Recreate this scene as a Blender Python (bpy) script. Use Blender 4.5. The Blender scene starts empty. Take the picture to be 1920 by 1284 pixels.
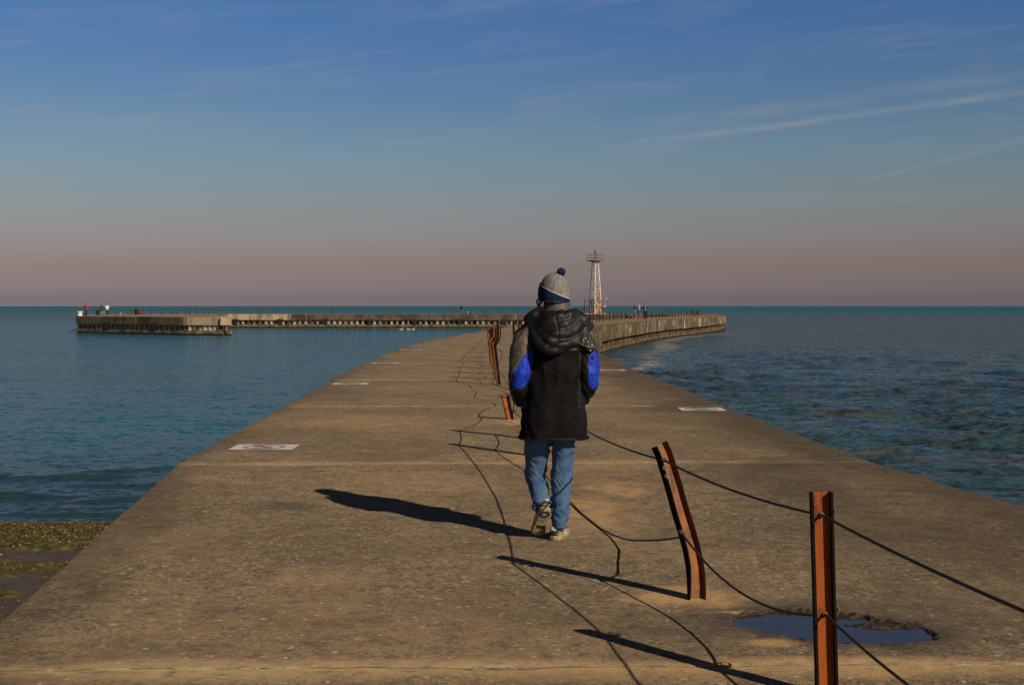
import bpy, bmesh, math, random
import numpy as np
from mathutils import Vector, Matrix, noise as mnoise
random.seed(7); rng = np.random.default_rng(7)
S = bpy.context.scene
R = math.radians
# ------------------------------------------------------------------ camera
F = 2264.0; EYE = 1.6; EYEY = 571.5; PITCH = math.atan((642 - EYEY) / F)
WATER = -2.05
SUN_EL = R(31.6); SUN_DIR = Vector((0.665 * math.cos(SUN_EL), -0.747 * math.cos(SUN_EL), math.sin(SUN_EL))).normalized()

def G(px, py, z=0.0):
    """photo pixel (1920 wide) -> point on the horizontal plane z"""
    x = (px - 960) / F; y = -(py - 642) / F
    d = Vector((x, math.cos(PITCH) + y * math.sin(PITCH), -math.sin(PITCH) + y * math.cos(PITCH)))
    t = (z - EYE) / d.z
    return Vector((d.x * t, d.y * t, z))

cam = bpy.data.cameras.new('camera'); co = bpy.data.objects.new('camera', cam); S.collection.objects.link(co)
co.location = (0, 0, EYE); co.rotation_euler = (R(90) - PITCH, 0, 0)
cam.sensor_width = 36; cam.sensor_fit = 'HORIZONTAL'; cam.lens = F / 1920 * 36; cam.clip_end = 20000; cam.clip_start = 0.05
S.camera = co
S.view_settings.view_transform = 'Standard'; S.view_settings.look = 'None'; S.view_settings.exposure = 0; S.view_settings.gamma = 1
S.cycles.max_bounces = 6

# ------------------------------------------------------------------ node helpers
class N:
    def __init__(s, nt): s.nt = nt
    def n(s, t, **k):
        nd = s.nt.nodes.new(t)
        for a, b in k.items(): setattr(nd, a, b)
        return nd
    def l(s, a, b): s.nt.links.new(a, b)
    def put(s, sock, v):
        if isinstance(v, bpy.types.NodeSocket): s.l(v, sock)
        else:
            if sock.type == 'RGBA' and len(v) == 3: v = (*v, 1)
            sock.default_value = v
    def math(s, op, a, b=None, c=None, clamp=False):
        nd = s.n('ShaderNodeMath', operation=op, use_clamp=clamp)
        s.put(nd.inputs[0], a)
        if b is not None: s.put(nd.inputs[1], b)
        if c is not None: s.put(nd.inputs[2], c)
        return nd.outputs[0]
    def mix(s, f, a, b, bt='MIX'):
        nd = s.n('ShaderNodeMix', data_type='RGBA', blend_type=bt)
        s.put(nd.inputs[0], f); s.put(nd.inputs[6], a); s.put(nd.inputs[7], b)
        return nd.outputs[2]
    def coord(s, kind='Object', scale=(1, 1, 1), rot=(0, 0, 0), loc=(0, 0, 0)):
        tc = s.n('ShaderNodeTexCoord'); m = s.n('ShaderNodeMapping')
        s.l(tc.outputs[kind], m.inputs[0]); m.inputs['Scale'].default_value = scale
        m.inputs['Rotation'].default_value = rot; m.inputs['Location'].default_value = loc
        return m.outputs[0]
    def noise(s, vec, scale, detail=4, rough=.55, dist=0):
        nd = s.n('ShaderNodeTexNoise'); s.l(vec, nd.inputs['Vector'])
        nd.inputs['Scale'].default_value = scale; nd.inputs['Detail'].default_value = detail
        nd.inputs['Roughness'].default_value = rough; nd.inputs['Distortion'].default_value = dist
        return nd.outputs['Fac']
    def ramp(s, f, stops, interp='LINEAR'):
        nd = s.n('ShaderNodeValToRGB'); s.put(nd.inputs[0], f); cr = nd.color_ramp; cr.interpolation = interp
        while len(cr.elements) < len(stops): cr.elements.new(0.5)
        for e, (p, c) in zip(cr.elements, stops):
            e.position = p; e.color = (c, c, c, 1) if isinstance(c, (int, float)) else (*c[:3], 1)
        return nd.outputs[0]
    def step(s, f, lo, hi):
        nd = s.n('ShaderNodeMapRange', interpolation_type='SMOOTHSTEP')
        s.put(nd.inputs[0], f); nd.inputs[1].default_value = lo; nd.inputs[2].default_value = hi
        return nd.outputs[0]
    def attr(s, name):
        return s.n('ShaderNodeAttribute', attribute_name=name).outputs['Fac']
    def bump(s, h, strength=.5, dist=.01, normal=None):
        nd = s.n('ShaderNodeBump'); nd.inputs['Strength'].default_value = strength; nd.inputs['Distance'].default_value = dist
        s.put(nd.inputs['Height'], h)
        if normal is not None: s.l(normal, nd.inputs['Normal'])
        return nd.outputs[0]

def newmat(name):
    m = bpy.data.materials.new(name); m.use_nodes = True; nt = m.node_tree; nt.nodes.clear()
    w = N(nt); o = w.n('ShaderNodeOutputMaterial'); p = w.n('ShaderNodeBsdfPrincipled'); w.l(p.outputs[0], o.inputs[0])
    return m, w, p

def simple(name, c1, c2=None, scale=8, rough=.8, bump=.3, bscale=60, bdist=.003, metal=0, spec=.5, lo=.35, hi=.65, stretch=(1, 1, 1), coord='Object'):
    m, w, p = newmat(name)
    v = w.coord(coord, stretch)
    if c2 is None: c2 = tuple(min(1, c * .7) for c in c1)
    f = w.step(w.noise(v, scale, 6, .6), lo, hi)
    w.l(w.mix(f, c1, c2), p.inputs['Base Color'])
    p.inputs['Roughness'].default_value = rough; p.inputs['Metallic'].default_value = metal
    p.inputs['Specular IOR Level'].default_value = spec
    if bump: w.l(w.bump(w.noise(v, bscale, 5, .6), bump, bdist), p.inputs['Normal'])
    return m

# ------------------------------------------------------------------ mesh helpers
def tag(o, label=None, cat=None, group=None, kind=None):
    if label: o['label'] = label
    if cat: o['category'] = cat
    if group: o['group'] = group
    if kind: o['kind'] = kind
    return o

def empty(name, loc=(0, 0, 0), rz=0, **k):
    o = bpy.data.objects.new(name, None); S.collection.objects.link(o); o.location = loc; o.rotation_euler = (0, 0, rz)
    o.empty_display_size = .1
    return tag(o, **k)

def meshobj(name, V, Fc, mats, parent=None, mi=None, smooth=False, attrs=None, loc=None):
    me = bpy.data.meshes.new(name)
    me.from_pydata([tuple(v) for v in V], [], [tuple(int(i) for i in f) for f in Fc])
    if not isinstance(mats, (list, tuple)): mats = [mats]
    for m in mats: me.materials.append(m)
    if mi is not None: me.polygons.foreach_set('material_index', np.asarray(mi, dtype=np.int32))
    if smooth: me.polygons.foreach_set('use_smooth', np.ones(len(me.polygons), dtype=bool))
    for k, a in (attrs or {}).items():
        at = me.attributes.new(k, 'FLOAT', 'POINT'); at.data.foreach_set('value', np.asarray(a, dtype=np.float32))
    me.update()
    o = bpy.data.objects.new(name, me); S.collection.objects.link(o)
    if parent: o.parent = parent
    if loc is not None: o.location = loc
    return o

class MB:
    def __init__(s): s.V = []; s.F = []; s.M = []
    def add(s, V, Fc, m=0):
        b = len(s.V); s.V += [tuple(v) for v in V]
        for f in Fc: s.F.append(tuple(i + b for i in f)); s.M.append(m)
        return s
    def box(s, c, d, rz=0, m=0, rot=None):
        M = rot or Matrix.Rotation(rz, 3, 'Z'); c = Vector(c)
        V = [c + M @ Vector((x * d[0] / 2, y * d[1] / 2, z * d[2] / 2)) for x in (-1, 1) for y in (-1, 1) for z in (-1, 1)]
        return s.add(V, [(0, 1, 3, 2), (4, 6, 7, 5), (0, 4, 5, 1), (2, 3, 7, 6), (0, 2, 6, 4), (1, 5, 7, 3)], m)
    def loft(s, C, RR, seg=16, ref=(1, 0, 0), m=0, cap=True, flat=False, power=2.0):
        """C centres, RR (ra, rb) radii; ra along ref, rb across. flat: rings stay horizontal"""
        C = [Vector(c) for c in C]; V = []
        for i, c in enumerate(C):
            t = (C[min(i + 1, len(C) - 1)] - C[max(i - 1, 0)])
            t = Vector((0, 0, 1)) if (flat or t.length < 1e-9) else t.normalized()
            r = Vector(ref); r = (r - t * r.dot(t)).normalized(); q = t.cross(r)
            ra, rb = RR[i] if isinstance(RR[i], (tuple, list)) else (RR[i], RR[i])
            for k in range(seg):
                a = 2 * math.pi * k / seg; ca, sa = math.cos(a), math.sin(a)
                ca = math.copysign(abs(ca) ** (2 / power), ca); sa = math.copysign(abs(sa) ** (2 / power), sa)
                V.append(c + r * (ca * ra) + q * (sa * rb))
        n = len(C); Fc = []
        for i in range(n - 1):
            for k in range(seg):
                a = i * seg + k; b = i * seg + (k + 1) % seg
                Fc.append((a, b, b + seg, a + seg))
        if cap:
            Fc.append(tuple(range(seg))[::-1]); Fc.append(tuple((n - 1) * seg + k for k in range(seg)))
        return s.add(V, Fc, m)
    def ell(s, c, r, seg=16, rings=10, m=0, rot=None):
        V = []; c = Vector(c); M = rot or Matrix.Identity(3)
        for i in range(1, rings):
            th = math.pi * i / rings
            for k in range(seg):
                a = 2 * math.pi * k / seg
                V.append(c + M @ Vector((r[0] * math.sin(th) * math.cos(a), r[1] * math.sin(th) * math.sin(a), r[2] * math.cos(th))))
        b = len(V); V += [c + M @ Vector((0, 0, r[2])), c - M @ Vector((0, 0, r[2]))]; Fc = []
        for i in range(rings - 2):
            for k in range(seg):
                a = i * seg + k; d = i * seg + (k + 1) % seg; Fc.append((a, a + seg, d + seg, d))
        for k in range(seg):
            Fc.append((b, k, (k + 1) % seg)); e = (rings - 2) * seg; Fc.append((b + 1, e + (k + 1) % seg, e + k))
        return s.add(V, Fc, m)
    def tube(s, P, r, seg=8, m=0):
        return s.loft(P, [r] * len(P) if not isinstance(r, list) else r, seg, ref=(0.13, 0.21, 1) if abs((Vector(P[-1]) - Vector(P[0])).normalized().z) < .9 else (1, 0, 0), m=m)
    def build(s, name, mats, parent=None, smooth=False, loc=None, attrs=None):
        return meshobj(name, s.V, s.F, mats, parent, s.M, smooth, attrs, loc)

def remesh(mb, name, mats, parent, voxel, smooth_it=4, disp=None, assign=None):
    """weld all shapes of mb into one continuous skin, smooth it, displace it with disp(co, normal) and colour faces with assign(centre, normal)"""
    o = mb.build(name + '_src', mats[0], None)
    md = o.modifiers.new('r', 'REMESH'); md.mode = 'VOXEL'; md.voxel_size = voxel
    if smooth_it:
        sm = o.modifiers.new('s', 'SMOOTH'); sm.factor = .6; sm.iterations = smooth_it
    dg = bpy.context.evaluated_depsgraph_get(); dg.update()
    me = bpy.data.meshes.new_from_object(o.evaluated_get(dg)); me.name = name
    bpy.data.objects.remove(o)
    if disp:
        me.update()
        nv = [v.normal.copy() for v in me.vertices]
        for v, n in zip(me.vertices, nv): v.co += n * disp(v.co, n)
    me.materials.clear()
    for m in mats: me.materials.append(m)
    me.update()
    for p in me.polygons:
        p.use_smooth = True
        p.material_index = assign(p.center, p.normal) if assign else 0
    r = bpy.data.objects.new(name, me); S.collection.objects.link(r)
    if parent: r.parent = parent
    return r

def copy_tree(root):
    c = root.copy(); S.collection.objects.link(c)
    for ch in root.children:
        d = ch.copy(); S.collection.objects.link(d); d.parent = c
        for g in ch.children:
            e = g.copy(); S.collection.objects.link(e); e.parent = d
    return c

def smoothstep(a, b, x): t = np.clip((x - a) / (b - a), 0, 1); return t * t * (3 - 2 * t)
def nz(x, y, z=0.0): return mnoise.noise(Vector((x, y, z)))
def in_poly(pt, poly):
    x, y = pt; c = False; j = len(poly) - 1
    for i in range(len(poly)):
        xi, yi = poly[i]; xj, yj = poly[j]
        if (yi > y) != (yj > y) and x < (xj - xi) * (y - yi) / (yj - yi) + xi: c = not c
        j = i
    return c
def poly_sd(X, Y, poly):
    """signed distance (negative inside), vectorised"""
    d = np.full(X.shape, 1e9); c = np.zeros(X.shape, bool); n = len(poly)
    for i in range(n):
        x0, y0 = poly[i]; x1, y1 = poly[(i + 1) % n]; ex, ey = x1 - x0, y1 - y0
        t = np.clip(((X - x0) * ex + (Y - y0) * ey) / (ex * ex + ey * ey), 0, 1)
        d = np.minimum(d, np.hypot(X - x0 - t * ex, Y - y0 - t * ey))
        cond = ((y0 > Y) != (y1 > Y)); xs = (x1 - x0) * (Y - y0) / ((y1 - y0) if y1 != y0 else 1e-9) + x0
        c ^= cond & (X < xs)
    return np.where(c, -d, d)
class VN:
    """vectorised smooth value noise"""
    def __init__(s, seed): s.t = np.random.default_rng(seed).random((256, 256)) * 2 - 1
    def __call__(s, x, y):
        xi = np.floor(x).astype(int); yi = np.floor(y).astype(int); fx = x - xi; fy = y - yi
        fx = fx * fx * (3 - 2 * fx); fy = fy * fy * (3 - 2 * fy); t = s.t
        a = t[xi % 256, yi % 256]; b = t[(xi + 1) % 256, yi % 256]; c = t[xi % 256, (yi + 1) % 256]; d = t[(xi + 1) % 256, (yi + 1) % 256]
        return (a * (1 - fx) + b * fx) * (1 - fy) + (c * (1 - fx) + d * fx) * fy
    def f(s, x, y, o=4):
        r = 0; a = 1; k = 1.0
        for _ in range(o): r = r + a * s(x * k + 17 * k, y * k - 9 * k); a *= .5; k *= 2.03
        return r
vn = VN(3); vn2 = VN(11)

#@@LIGHT
# ------------------------------------------------------------------ sky and sun
W = bpy.data.worlds.new('World'); S.world = W; W.use_nodes = True; nt = W.node_tree; nt.nodes.clear(); w = N(nt)
tc = w.n('ShaderNodeTexCoord'); nrm = w.n('ShaderNodeVectorMath', operation='NORMALIZE'); w.l(tc.outputs['Generated'], nrm.inputs[0])
sep = w.n('ShaderNodeSeparateXYZ'); w.l(nrm.outputs[0], sep.inputs[0])
zc = w.math('MAXIMUM', sep.outputs[2], .004)
cmb = w.n('ShaderNodeCombineXYZ'); w.l(sep.outputs[0], cmb.inputs[0]); w.l(sep.outputs[1], cmb.inputs[1]); w.l(zc, cmb.inputs[2])
sky = w.n('ShaderNodeTexSky', sky_type='NISHITA'); sky.sun_disc = False; sky.sun_elevation = SUN_EL; sky.sun_rotation = math.atan2(SUN_DIR.x, SUN_DIR.y)
w.l(cmb.outputs[0], sky.inputs[0])
el = w.math('ARCSINE', zc)                      # radians
eln = w.math('DIVIDE', el, R(60), clamp=True)
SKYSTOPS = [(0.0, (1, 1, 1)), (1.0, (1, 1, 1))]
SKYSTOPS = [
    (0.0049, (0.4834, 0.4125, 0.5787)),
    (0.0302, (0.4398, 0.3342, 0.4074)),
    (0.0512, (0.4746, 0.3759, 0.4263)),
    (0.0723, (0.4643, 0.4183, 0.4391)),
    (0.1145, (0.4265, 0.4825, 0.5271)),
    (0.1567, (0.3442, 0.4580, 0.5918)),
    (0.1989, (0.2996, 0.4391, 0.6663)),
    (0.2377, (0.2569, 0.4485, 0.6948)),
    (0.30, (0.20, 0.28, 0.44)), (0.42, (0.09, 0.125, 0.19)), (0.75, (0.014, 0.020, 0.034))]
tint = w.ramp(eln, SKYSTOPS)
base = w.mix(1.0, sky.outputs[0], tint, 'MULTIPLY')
# thin cirrus: azimuth / elevation coordinates on the real sky
az = w.math('ARCTAN2', sep.outputs[0], sep.outputs[1])
def streak(a0, e0, slope, width, l0, l1, seed):
    """faint long cloud along elev = e0 + slope*(az-a0), degrees"""
    da = w.math('SUBTRACT', az, R(a0))
    ee = w.math('SUBTRACT', el, w.math('MULTIPLY_ADD', da, slope, R(e0)))
    c3 = w.n('ShaderNodeCombineXYZ'); w.l(w.math('MULTIPLY', az, 14), c3.inputs[0]); w.l(w.math('MULTIPLY', ee, 90), c3.inputs[1]); c3.inputs[2].default_value = seed
    nzz = w.noise(c3.outputs[0], 1.5, 6, .62, .8)
    ee2 = w.math('ADD', ee, w.math('MULTIPLY', w.math('SUBTRACT', nzz, .5), R(width * 1.4)))
    g = w.math('DIVIDE', ee2, R(width)); g = w.math('EXPONENT', w.math('MULTIPLY', w.math('MULTIPLY', g, g), -1))
    lim = w.math('MULTIPLY', w.step(az, R(l0), R(l0 + 1.5)), w.math('SUBTRACT', 1, w.step(az, R(l1 - 5), R(l1))))
    return w.math('MULTIPLY', w.math('MULTIPLY', g, lim), w.step(nzz, .2, .8))
s1 = streak(5.3, 7.5, .098, .17, 5.0, 26, 1.0)
s2 = streak(9, 8.6, .10, .35, 6, 26, 4.0)
s3 = streak(-22, 8.3, -.02, .45, -28, -9, 7.0)
s4 = streak(16, 5.6, .22, .15, 15, 26, 9.0)
s5 = streak(0, 13.9, .1, .4, -8, 24, 12.0)
s6 = streak(-15, 9.0, -.06, .5, -24, 6, 15.0)
wisp_c = w.n('ShaderNodeCombineXYZ'); w.l(w.math('MULTIPLY', az, 3.2), wisp_c.inputs[0]); w.l(w.math('MULTIPLY', w.math('SUBTRACT', el, w.math('MULTIPLY', az, .08)), 26), wisp_c.inputs[1])
wisp = w.math('MULTIPLY', w.step(w.noise(wisp_c.outputs[0], 1.9, 7, .62, .8), .46, .74), w.step(el, R(2), R(6)))
cl = w.math('ADD', w.math('MULTIPLY', s1, .55), w.math('MULTIPLY', s2, .24))
cl = w.math('ADD', cl, w.math('MULTIPLY', s3, .20)); cl = w.math('ADD', cl, w.math('MULTIPLY', s4, .28))
cl = w.math('ADD', cl, w.math('MULTIPLY', s5, .16)); cl = w.math('ADD', cl, w.math('MULTIPLY', s6, .08))
cl = w.math('ADD', cl, w.math('MULTIPLY', wisp, .20)); cl = w.math('MULTIPLY', cl, w.math('SUBTRACT', 1, w.step(el, R(20), R(40))))
CLOUD = (3.0, 3.1, 3.3)
fin = w.mix(w.math('MINIMUM', cl, .6), base, CLOUD)
bg = w.n('ShaderNodeBackground'); w.l(fin, bg.inputs[0]); bg.inputs[1].default_value = .1
wo = w.n('ShaderNodeOutputWorld'); w.l(bg.outputs[0], wo.inputs[0])
sl = bpy.data.lights.new('sun', 'SUN'); sl.energy = 5.0; sl.angle = R(.53); sl.color = (1, .875, .685)
so = bpy.data.objects.new('sun', sl); S.collection.objects.link(so); so.rotation_euler = (-SUN_DIR).to_track_quat('-Z', 'Y').to_euler()
W.cycles.sampling_method = 'MANUAL'; W.cycles.sample_map_resolution = 256

#@@MATS
# ------------------------------------------------------------------ materials
def concrete_deck():
    m, w, p = newmat('weathered_concrete')
    v = w.coord('Object'); vs = w.coord('Object', (1, 1.6, 1))
    big = w.noise(v, .55, 6, .6, .3); med = w.noise(vs, 2.6, 7, .65, .4); fine = w.noise(v, 34, 5, .7); grit = w.noise(v, 190, 3, .6)
    far_ = w.n('ShaderNodeSeparateXYZ'); w.l(v, far_.inputs[0])
    c = w.mix(w.step(big, .40, .60), (.180, .118, .062), (.325, .212, .106))
    c = w.mix(w.math('MULTIPLY', w.step(w.noise(w.coord('Object', (1, 1.3, 1), loc=(4, 9, 0)), .8, 7, .68, .4), .50, .62), .55), c, (.135, .094, .064))
    c = w.mix(w.math('MULTIPLY', w.step(w.noise(w.coord('Object', (1, 1, 1), loc=(1, 5, 0)), 1.7, 7, .7, .6), .54, .62), .5), c, (.26, .15, .085))
    c = w.mix(w.math('MULTIPLY', w.step(med, .50, .62), .55), c, (.080, .058, .038))
    c = w.mix(w.math('MULTIPLY', w.step(w.noise(v, 1.1, 5, .6, .5), .52, .66), .5), c, (.32, .22, .115))
    fl = w.noise(w.coord('Object', (.55, 1, 1)), 26, 6, .75)
    c = w.mix(w.math('MULTIPLY', w.step(fine, .48, .66), .6), c, (.070, .055, .034))
    c = w.mix(w.math('MULTIPLY', w.step(fl, .48, .30), .55), c, (.34, .25, .145))
    c = w.mix(w.math('MULTIPLY', w.step(fl, .54, .68), .6), c, (.075, .060, .040))
    stk = w.noise(w.coord('Object', (1, 1.2, 1)), 7, 8, .75)
    c = w.mix(w.math('MULTIPLY', w.step(stk, .53, .62), .6), c, (.07, .052, .034))
    c = w.mix(w.math('MULTIPLY', w.step(stk, .45, .35), .55), c, (.36, .265, .145))
    c = w.mix(w.math('MULTIPLY', w.step(grit, .50, .68), .6), c, (.05, .04, .028))
    c = w.mix(w.math('MULTIPLY', w.step(grit, .48, .32), .55), c, (.40, .31, .21))
    spk = w.math('MULTIPLY_ADD', w.step(w.noise(w.coord('Object', (1, 1, 1), loc=(3, 3, 3)), .9, 5, .6), .38, .62), .75, .45)
    for sc_, k_ in ((16, .28), (38, .38), (75, .38)):
        vc = w.n('ShaderNodeTexVoronoi'); vc.inputs['Scale'].default_value = sc_; w.l(v, vc.inputs['Vector'])
        sb = w.n('ShaderNodeSeparateColor'); w.l(vc.outputs['Color'], sb.inputs[0])
        c = w.mix(w.math('MULTIPLY', w.math('MULTIPLY', w.step(sb.outputs[0], .62, .95), k_), spk), c, (.40, .30, .19))
        c = w.mix(w.math('MULTIPLY', w.math('MULTIPLY', w.step(sb.outputs[1], .62, .95), k_), spk), c, (.065, .050, .034))
    # scattered pale chips, a few cm long
    rd = w.noise(w.coord('Object', (1, 1, 1), loc=(8, 2, 0)), 3.4, 6, .7, .5)
    c = w.mix(w.math('MULTIPLY', w.step(rd, .56, .66), .45), c, (.20, .105, .070))
    c = w.mix(w.math('MULTIPLY', w.step(rd, .42, .34), .35), c, (.13, .125, .105))
    vo = w.n('ShaderNodeTexVoronoi'); vo.inputs['Scale'].default_value = 11; w.l(w.coord('Object', (1, 1.0, 1)), vo.inputs['Vector'])
    chip = w.math('MULTIPLY', w.math('LESS_THAN', w.math('ADD', vo.outputs['Distance'], w.math('MULTIPLY', w.math('SUBTRACT', fine, .5), .5)), .15), w.math('GREATER_THAN', w.noise(v, 2.1, 2, .5), .44))
    c = w.mix(w.math('MULTIPLY', chip, .7), c, (.48, .40, .29))
    # bands of sand beside every joint, wet dark outer edge, rust sand round posts, puddle bed
    c = w.mix(w.math('MULTIPLY', w.attr('sand'), w.step(w.noise(vs, 9, 5, .7), .25, .55)), c, (.50, .34, .175))
    c = w.mix(w.math('MULTIPLY', w.attr('wet'), w.math('ADD', .55, w.math('MULTIPLY', med, .6))), c, (.050, .036, .024))
    c = w.mix(w.math('MULTIPLY', w.attr('grime'), .8), c, (.070, .056, .044))
    c = w.mix(w.math('MULTIPLY', w.attr('rust'), w.step(w.noise(v, 5, 5, .6), .2, .6)), c, (.50, .30, .14))
    pud = w.attr('puddle')
    c = w.mix(pud, c, w.mix(w.step(w.noise(v, 45, 4, .6), .45, .65), (.022, .016, .010), (.075, .050, .026)))
    w.l(c, p.inputs['Base Color']); w.put(p.inputs['Roughness'], w.math('SUBTRACT', .92, w.math('MULTIPLY', pud, .45)))
    p.inputs['Specular IOR Level'].default_value = .25
    h = w.math('ADD', w.math('MULTIPLY', fine, .6), w.math('MULTIPLY', grit, .5))
    h = w.math('ADD', h, w.math('MULTIPLY', stk, 1.6)); w.l(w.bump(h, .9, .011), p.inputs['Normal'])
    return m
M_DECK = concrete_deck()

def cap_side():
    m, w, p = newmat('stained_concrete_side')
    v = w.coord('Object'); run = w.coord('Object', (1, 1, .4)); 
    a = w.noise(v, .35, 5, .6); b = w.noise(run, 1.1, 6, .65); c1 = w.noise(v, 3, 6, .7)
    c = w.mix(w.step(a, .4, .6), (.150, .112, .062), (.080, .062, .040))
    c = w.mix(w.math('MULTIPLY', w.step(b, .5, .62), .85), c, (.035, .028, .02))
    c = w.mix(w.math('MULTIPLY', w.step(w.noise(w.coord('Object', (1, 1, .45), loc=(7, 3, 1)), .8, 7, .7), .57, .61), .8), c, (.46, .38, .25))
    c = w.mix(w.math('MULTIPLY', w.step(c1, .5, .7), .4), c, (.09, .07, .045))
    w.l(c, p.inputs['Base Color']); p.inputs['Roughness'].default_value = .9; p.inputs['Specular IOR Level'].default_value = .2
    w.l(w.bump(c1, .8, .03), p.inputs['Normal']); return m
M_CAP = cap_side()
def arm_side():
    m, w, p = newmat('breakwater_concrete_side')
    v = w.coord('Object'); run = w.coord('Object', (1, 1, .2))
    sx = w.n('ShaderNodeSeparateXYZ'); w.l(v, sx.inputs[0])
    c = w.mix(w.step(w.noise(v, .3, 5, .6), .4, .6), (.105, .080, .054), (.045, .036, .028))
    lit_facet = w.math('MULTIPLY', w.math('LESS_THAN', sx.outputs[0], -28.2), w.math('MULTIPLY', w.math('GREATER_THAN', sx.outputs[0], -34.6), w.math('LESS_THAN', sx.outputs[1], -30)))   # facet turned to the sun: its brightness painted into the concrete colour
    old2 = w.math('MULTIPLY', w.math('LESS_THAN', sx.outputs[0], -30.0), w.math('MULTIPLY', w.math('GREATER_THAN', sx.outputs[1], -8), w.math('GREATER_THAN', sx.outputs[0], -44)))
    c = w.mix(w.math('MAXIMUM', w.math('MULTIPLY', lit_facet, .9), old2), c, (.34, .265, .165))
    c = w.mix(w.math('MULTIPLY', w.step(w.noise(run, .9, 5, .6), .5, .66), .7), c, (.04, .034, .028))
    c = w.mix(w.math('MULTIPLY', w.step(w.noise(run, .5, 5, .7), .62, .7), .7), c, (.36, .29, .19))
    w.l(c, p.inputs['Base Color']); p.inputs['Roughness'].default_value = .9; p.inputs['Specular IOR Level'].default_value = .2
    return m
M_ARM = arm_side()
M_FILL = simple('joint_sand', (.34, .25, .14), (.10, .075, .045), 18, .95, .6, 90, .004, spec=.1)
M_SHEET = simple('rusty_sheet_pile', (.13, .075, .034), (.030, .020, .012), 1.6, .85, .5, 9, .03, stretch=(1, 1, .35), spec=.2)
M_SHEETW = simple('limewashed_sheet_pile', (.34, .29, .24), (.07, .055, .04), .9, .85, .5, 9, .03, stretch=(1, 1, .5), spec=.2, lo=.45, hi=.6)
M_WALE = simple('waler_beam', (.19, .125, .065), (.05, .034, .02), 1.1, .85, .5, 8, .03, spec=.2)
M_WET = simple('wet_algae_band', (.008, .007, .005), (.022, .018, .010), 3, .45, .5, 12, .03)
M_DARK = simple('black_rusted_steel', (.007, .005, .004), (.030, .013, .007), 9, .85, .4, 70, .002, lo=.52, hi=.8, spec=.1)

def rust_web(name, a, b, c3):
    m, w, p = newmat(name); v = w.coord('Object'); st = w.coord('Object', (1, 1, .12))
    c = w.mix(w.step(w.noise(st, 22, 6, .6), .4, .65), a, b)
    c = w.mix(w.math('MULTIPLY', w.step(w.noise(w.coord('Object', (1, 1, .35)), 18, 6, .75), .50, .62), .75), c, c3)
    w.l(c, p.inputs['Base Color']); p.inputs['Roughness'].default_value = .8; p.inputs['Specular IOR Level'].default_value = .25
    w.l(w.bump(w.noise(v, 120, 4, .6), .4, .002), p.inputs['Normal']); return m
M_WEB = rust_web('orange_rust', (.29, .066, .008), (.21, .045, .007), (.08, .030, .012))
M_WEB2 = rust_web('pale_and_orange_rust', (.16, .085, .042), (.26, .085, .022), (.07, .030, .015))
M_WEBR = rust_web('red_rust', (.20, .035, .012), (.13, .025, .009), (.10, .03, .012))
M_WEBF = rust_web('brown_rust', (.15, .060, .024), (.085, .036, .018), (.04, .022, .014))
M_WEBD = rust_web('dark_orange_rust', (.32, .10, .022), (.17, .055, .018), (.06, .028, .015))
M_ROPE = simple('black_wire_rope', (.010, .009, .008), (.03, .022, .016), 60, .6, .6, 160, .002)
M_ZINC = simple('zinc_bolt', (.26, .25, .23), (.12, .09, .06), 40, .5, .2, 90, .001, metal=.6)
M_BROWNST = simple('brown_fitting', (.12, .075, .05), (.05, .03, .02), 40, .8, .3, 90, .001)

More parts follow.
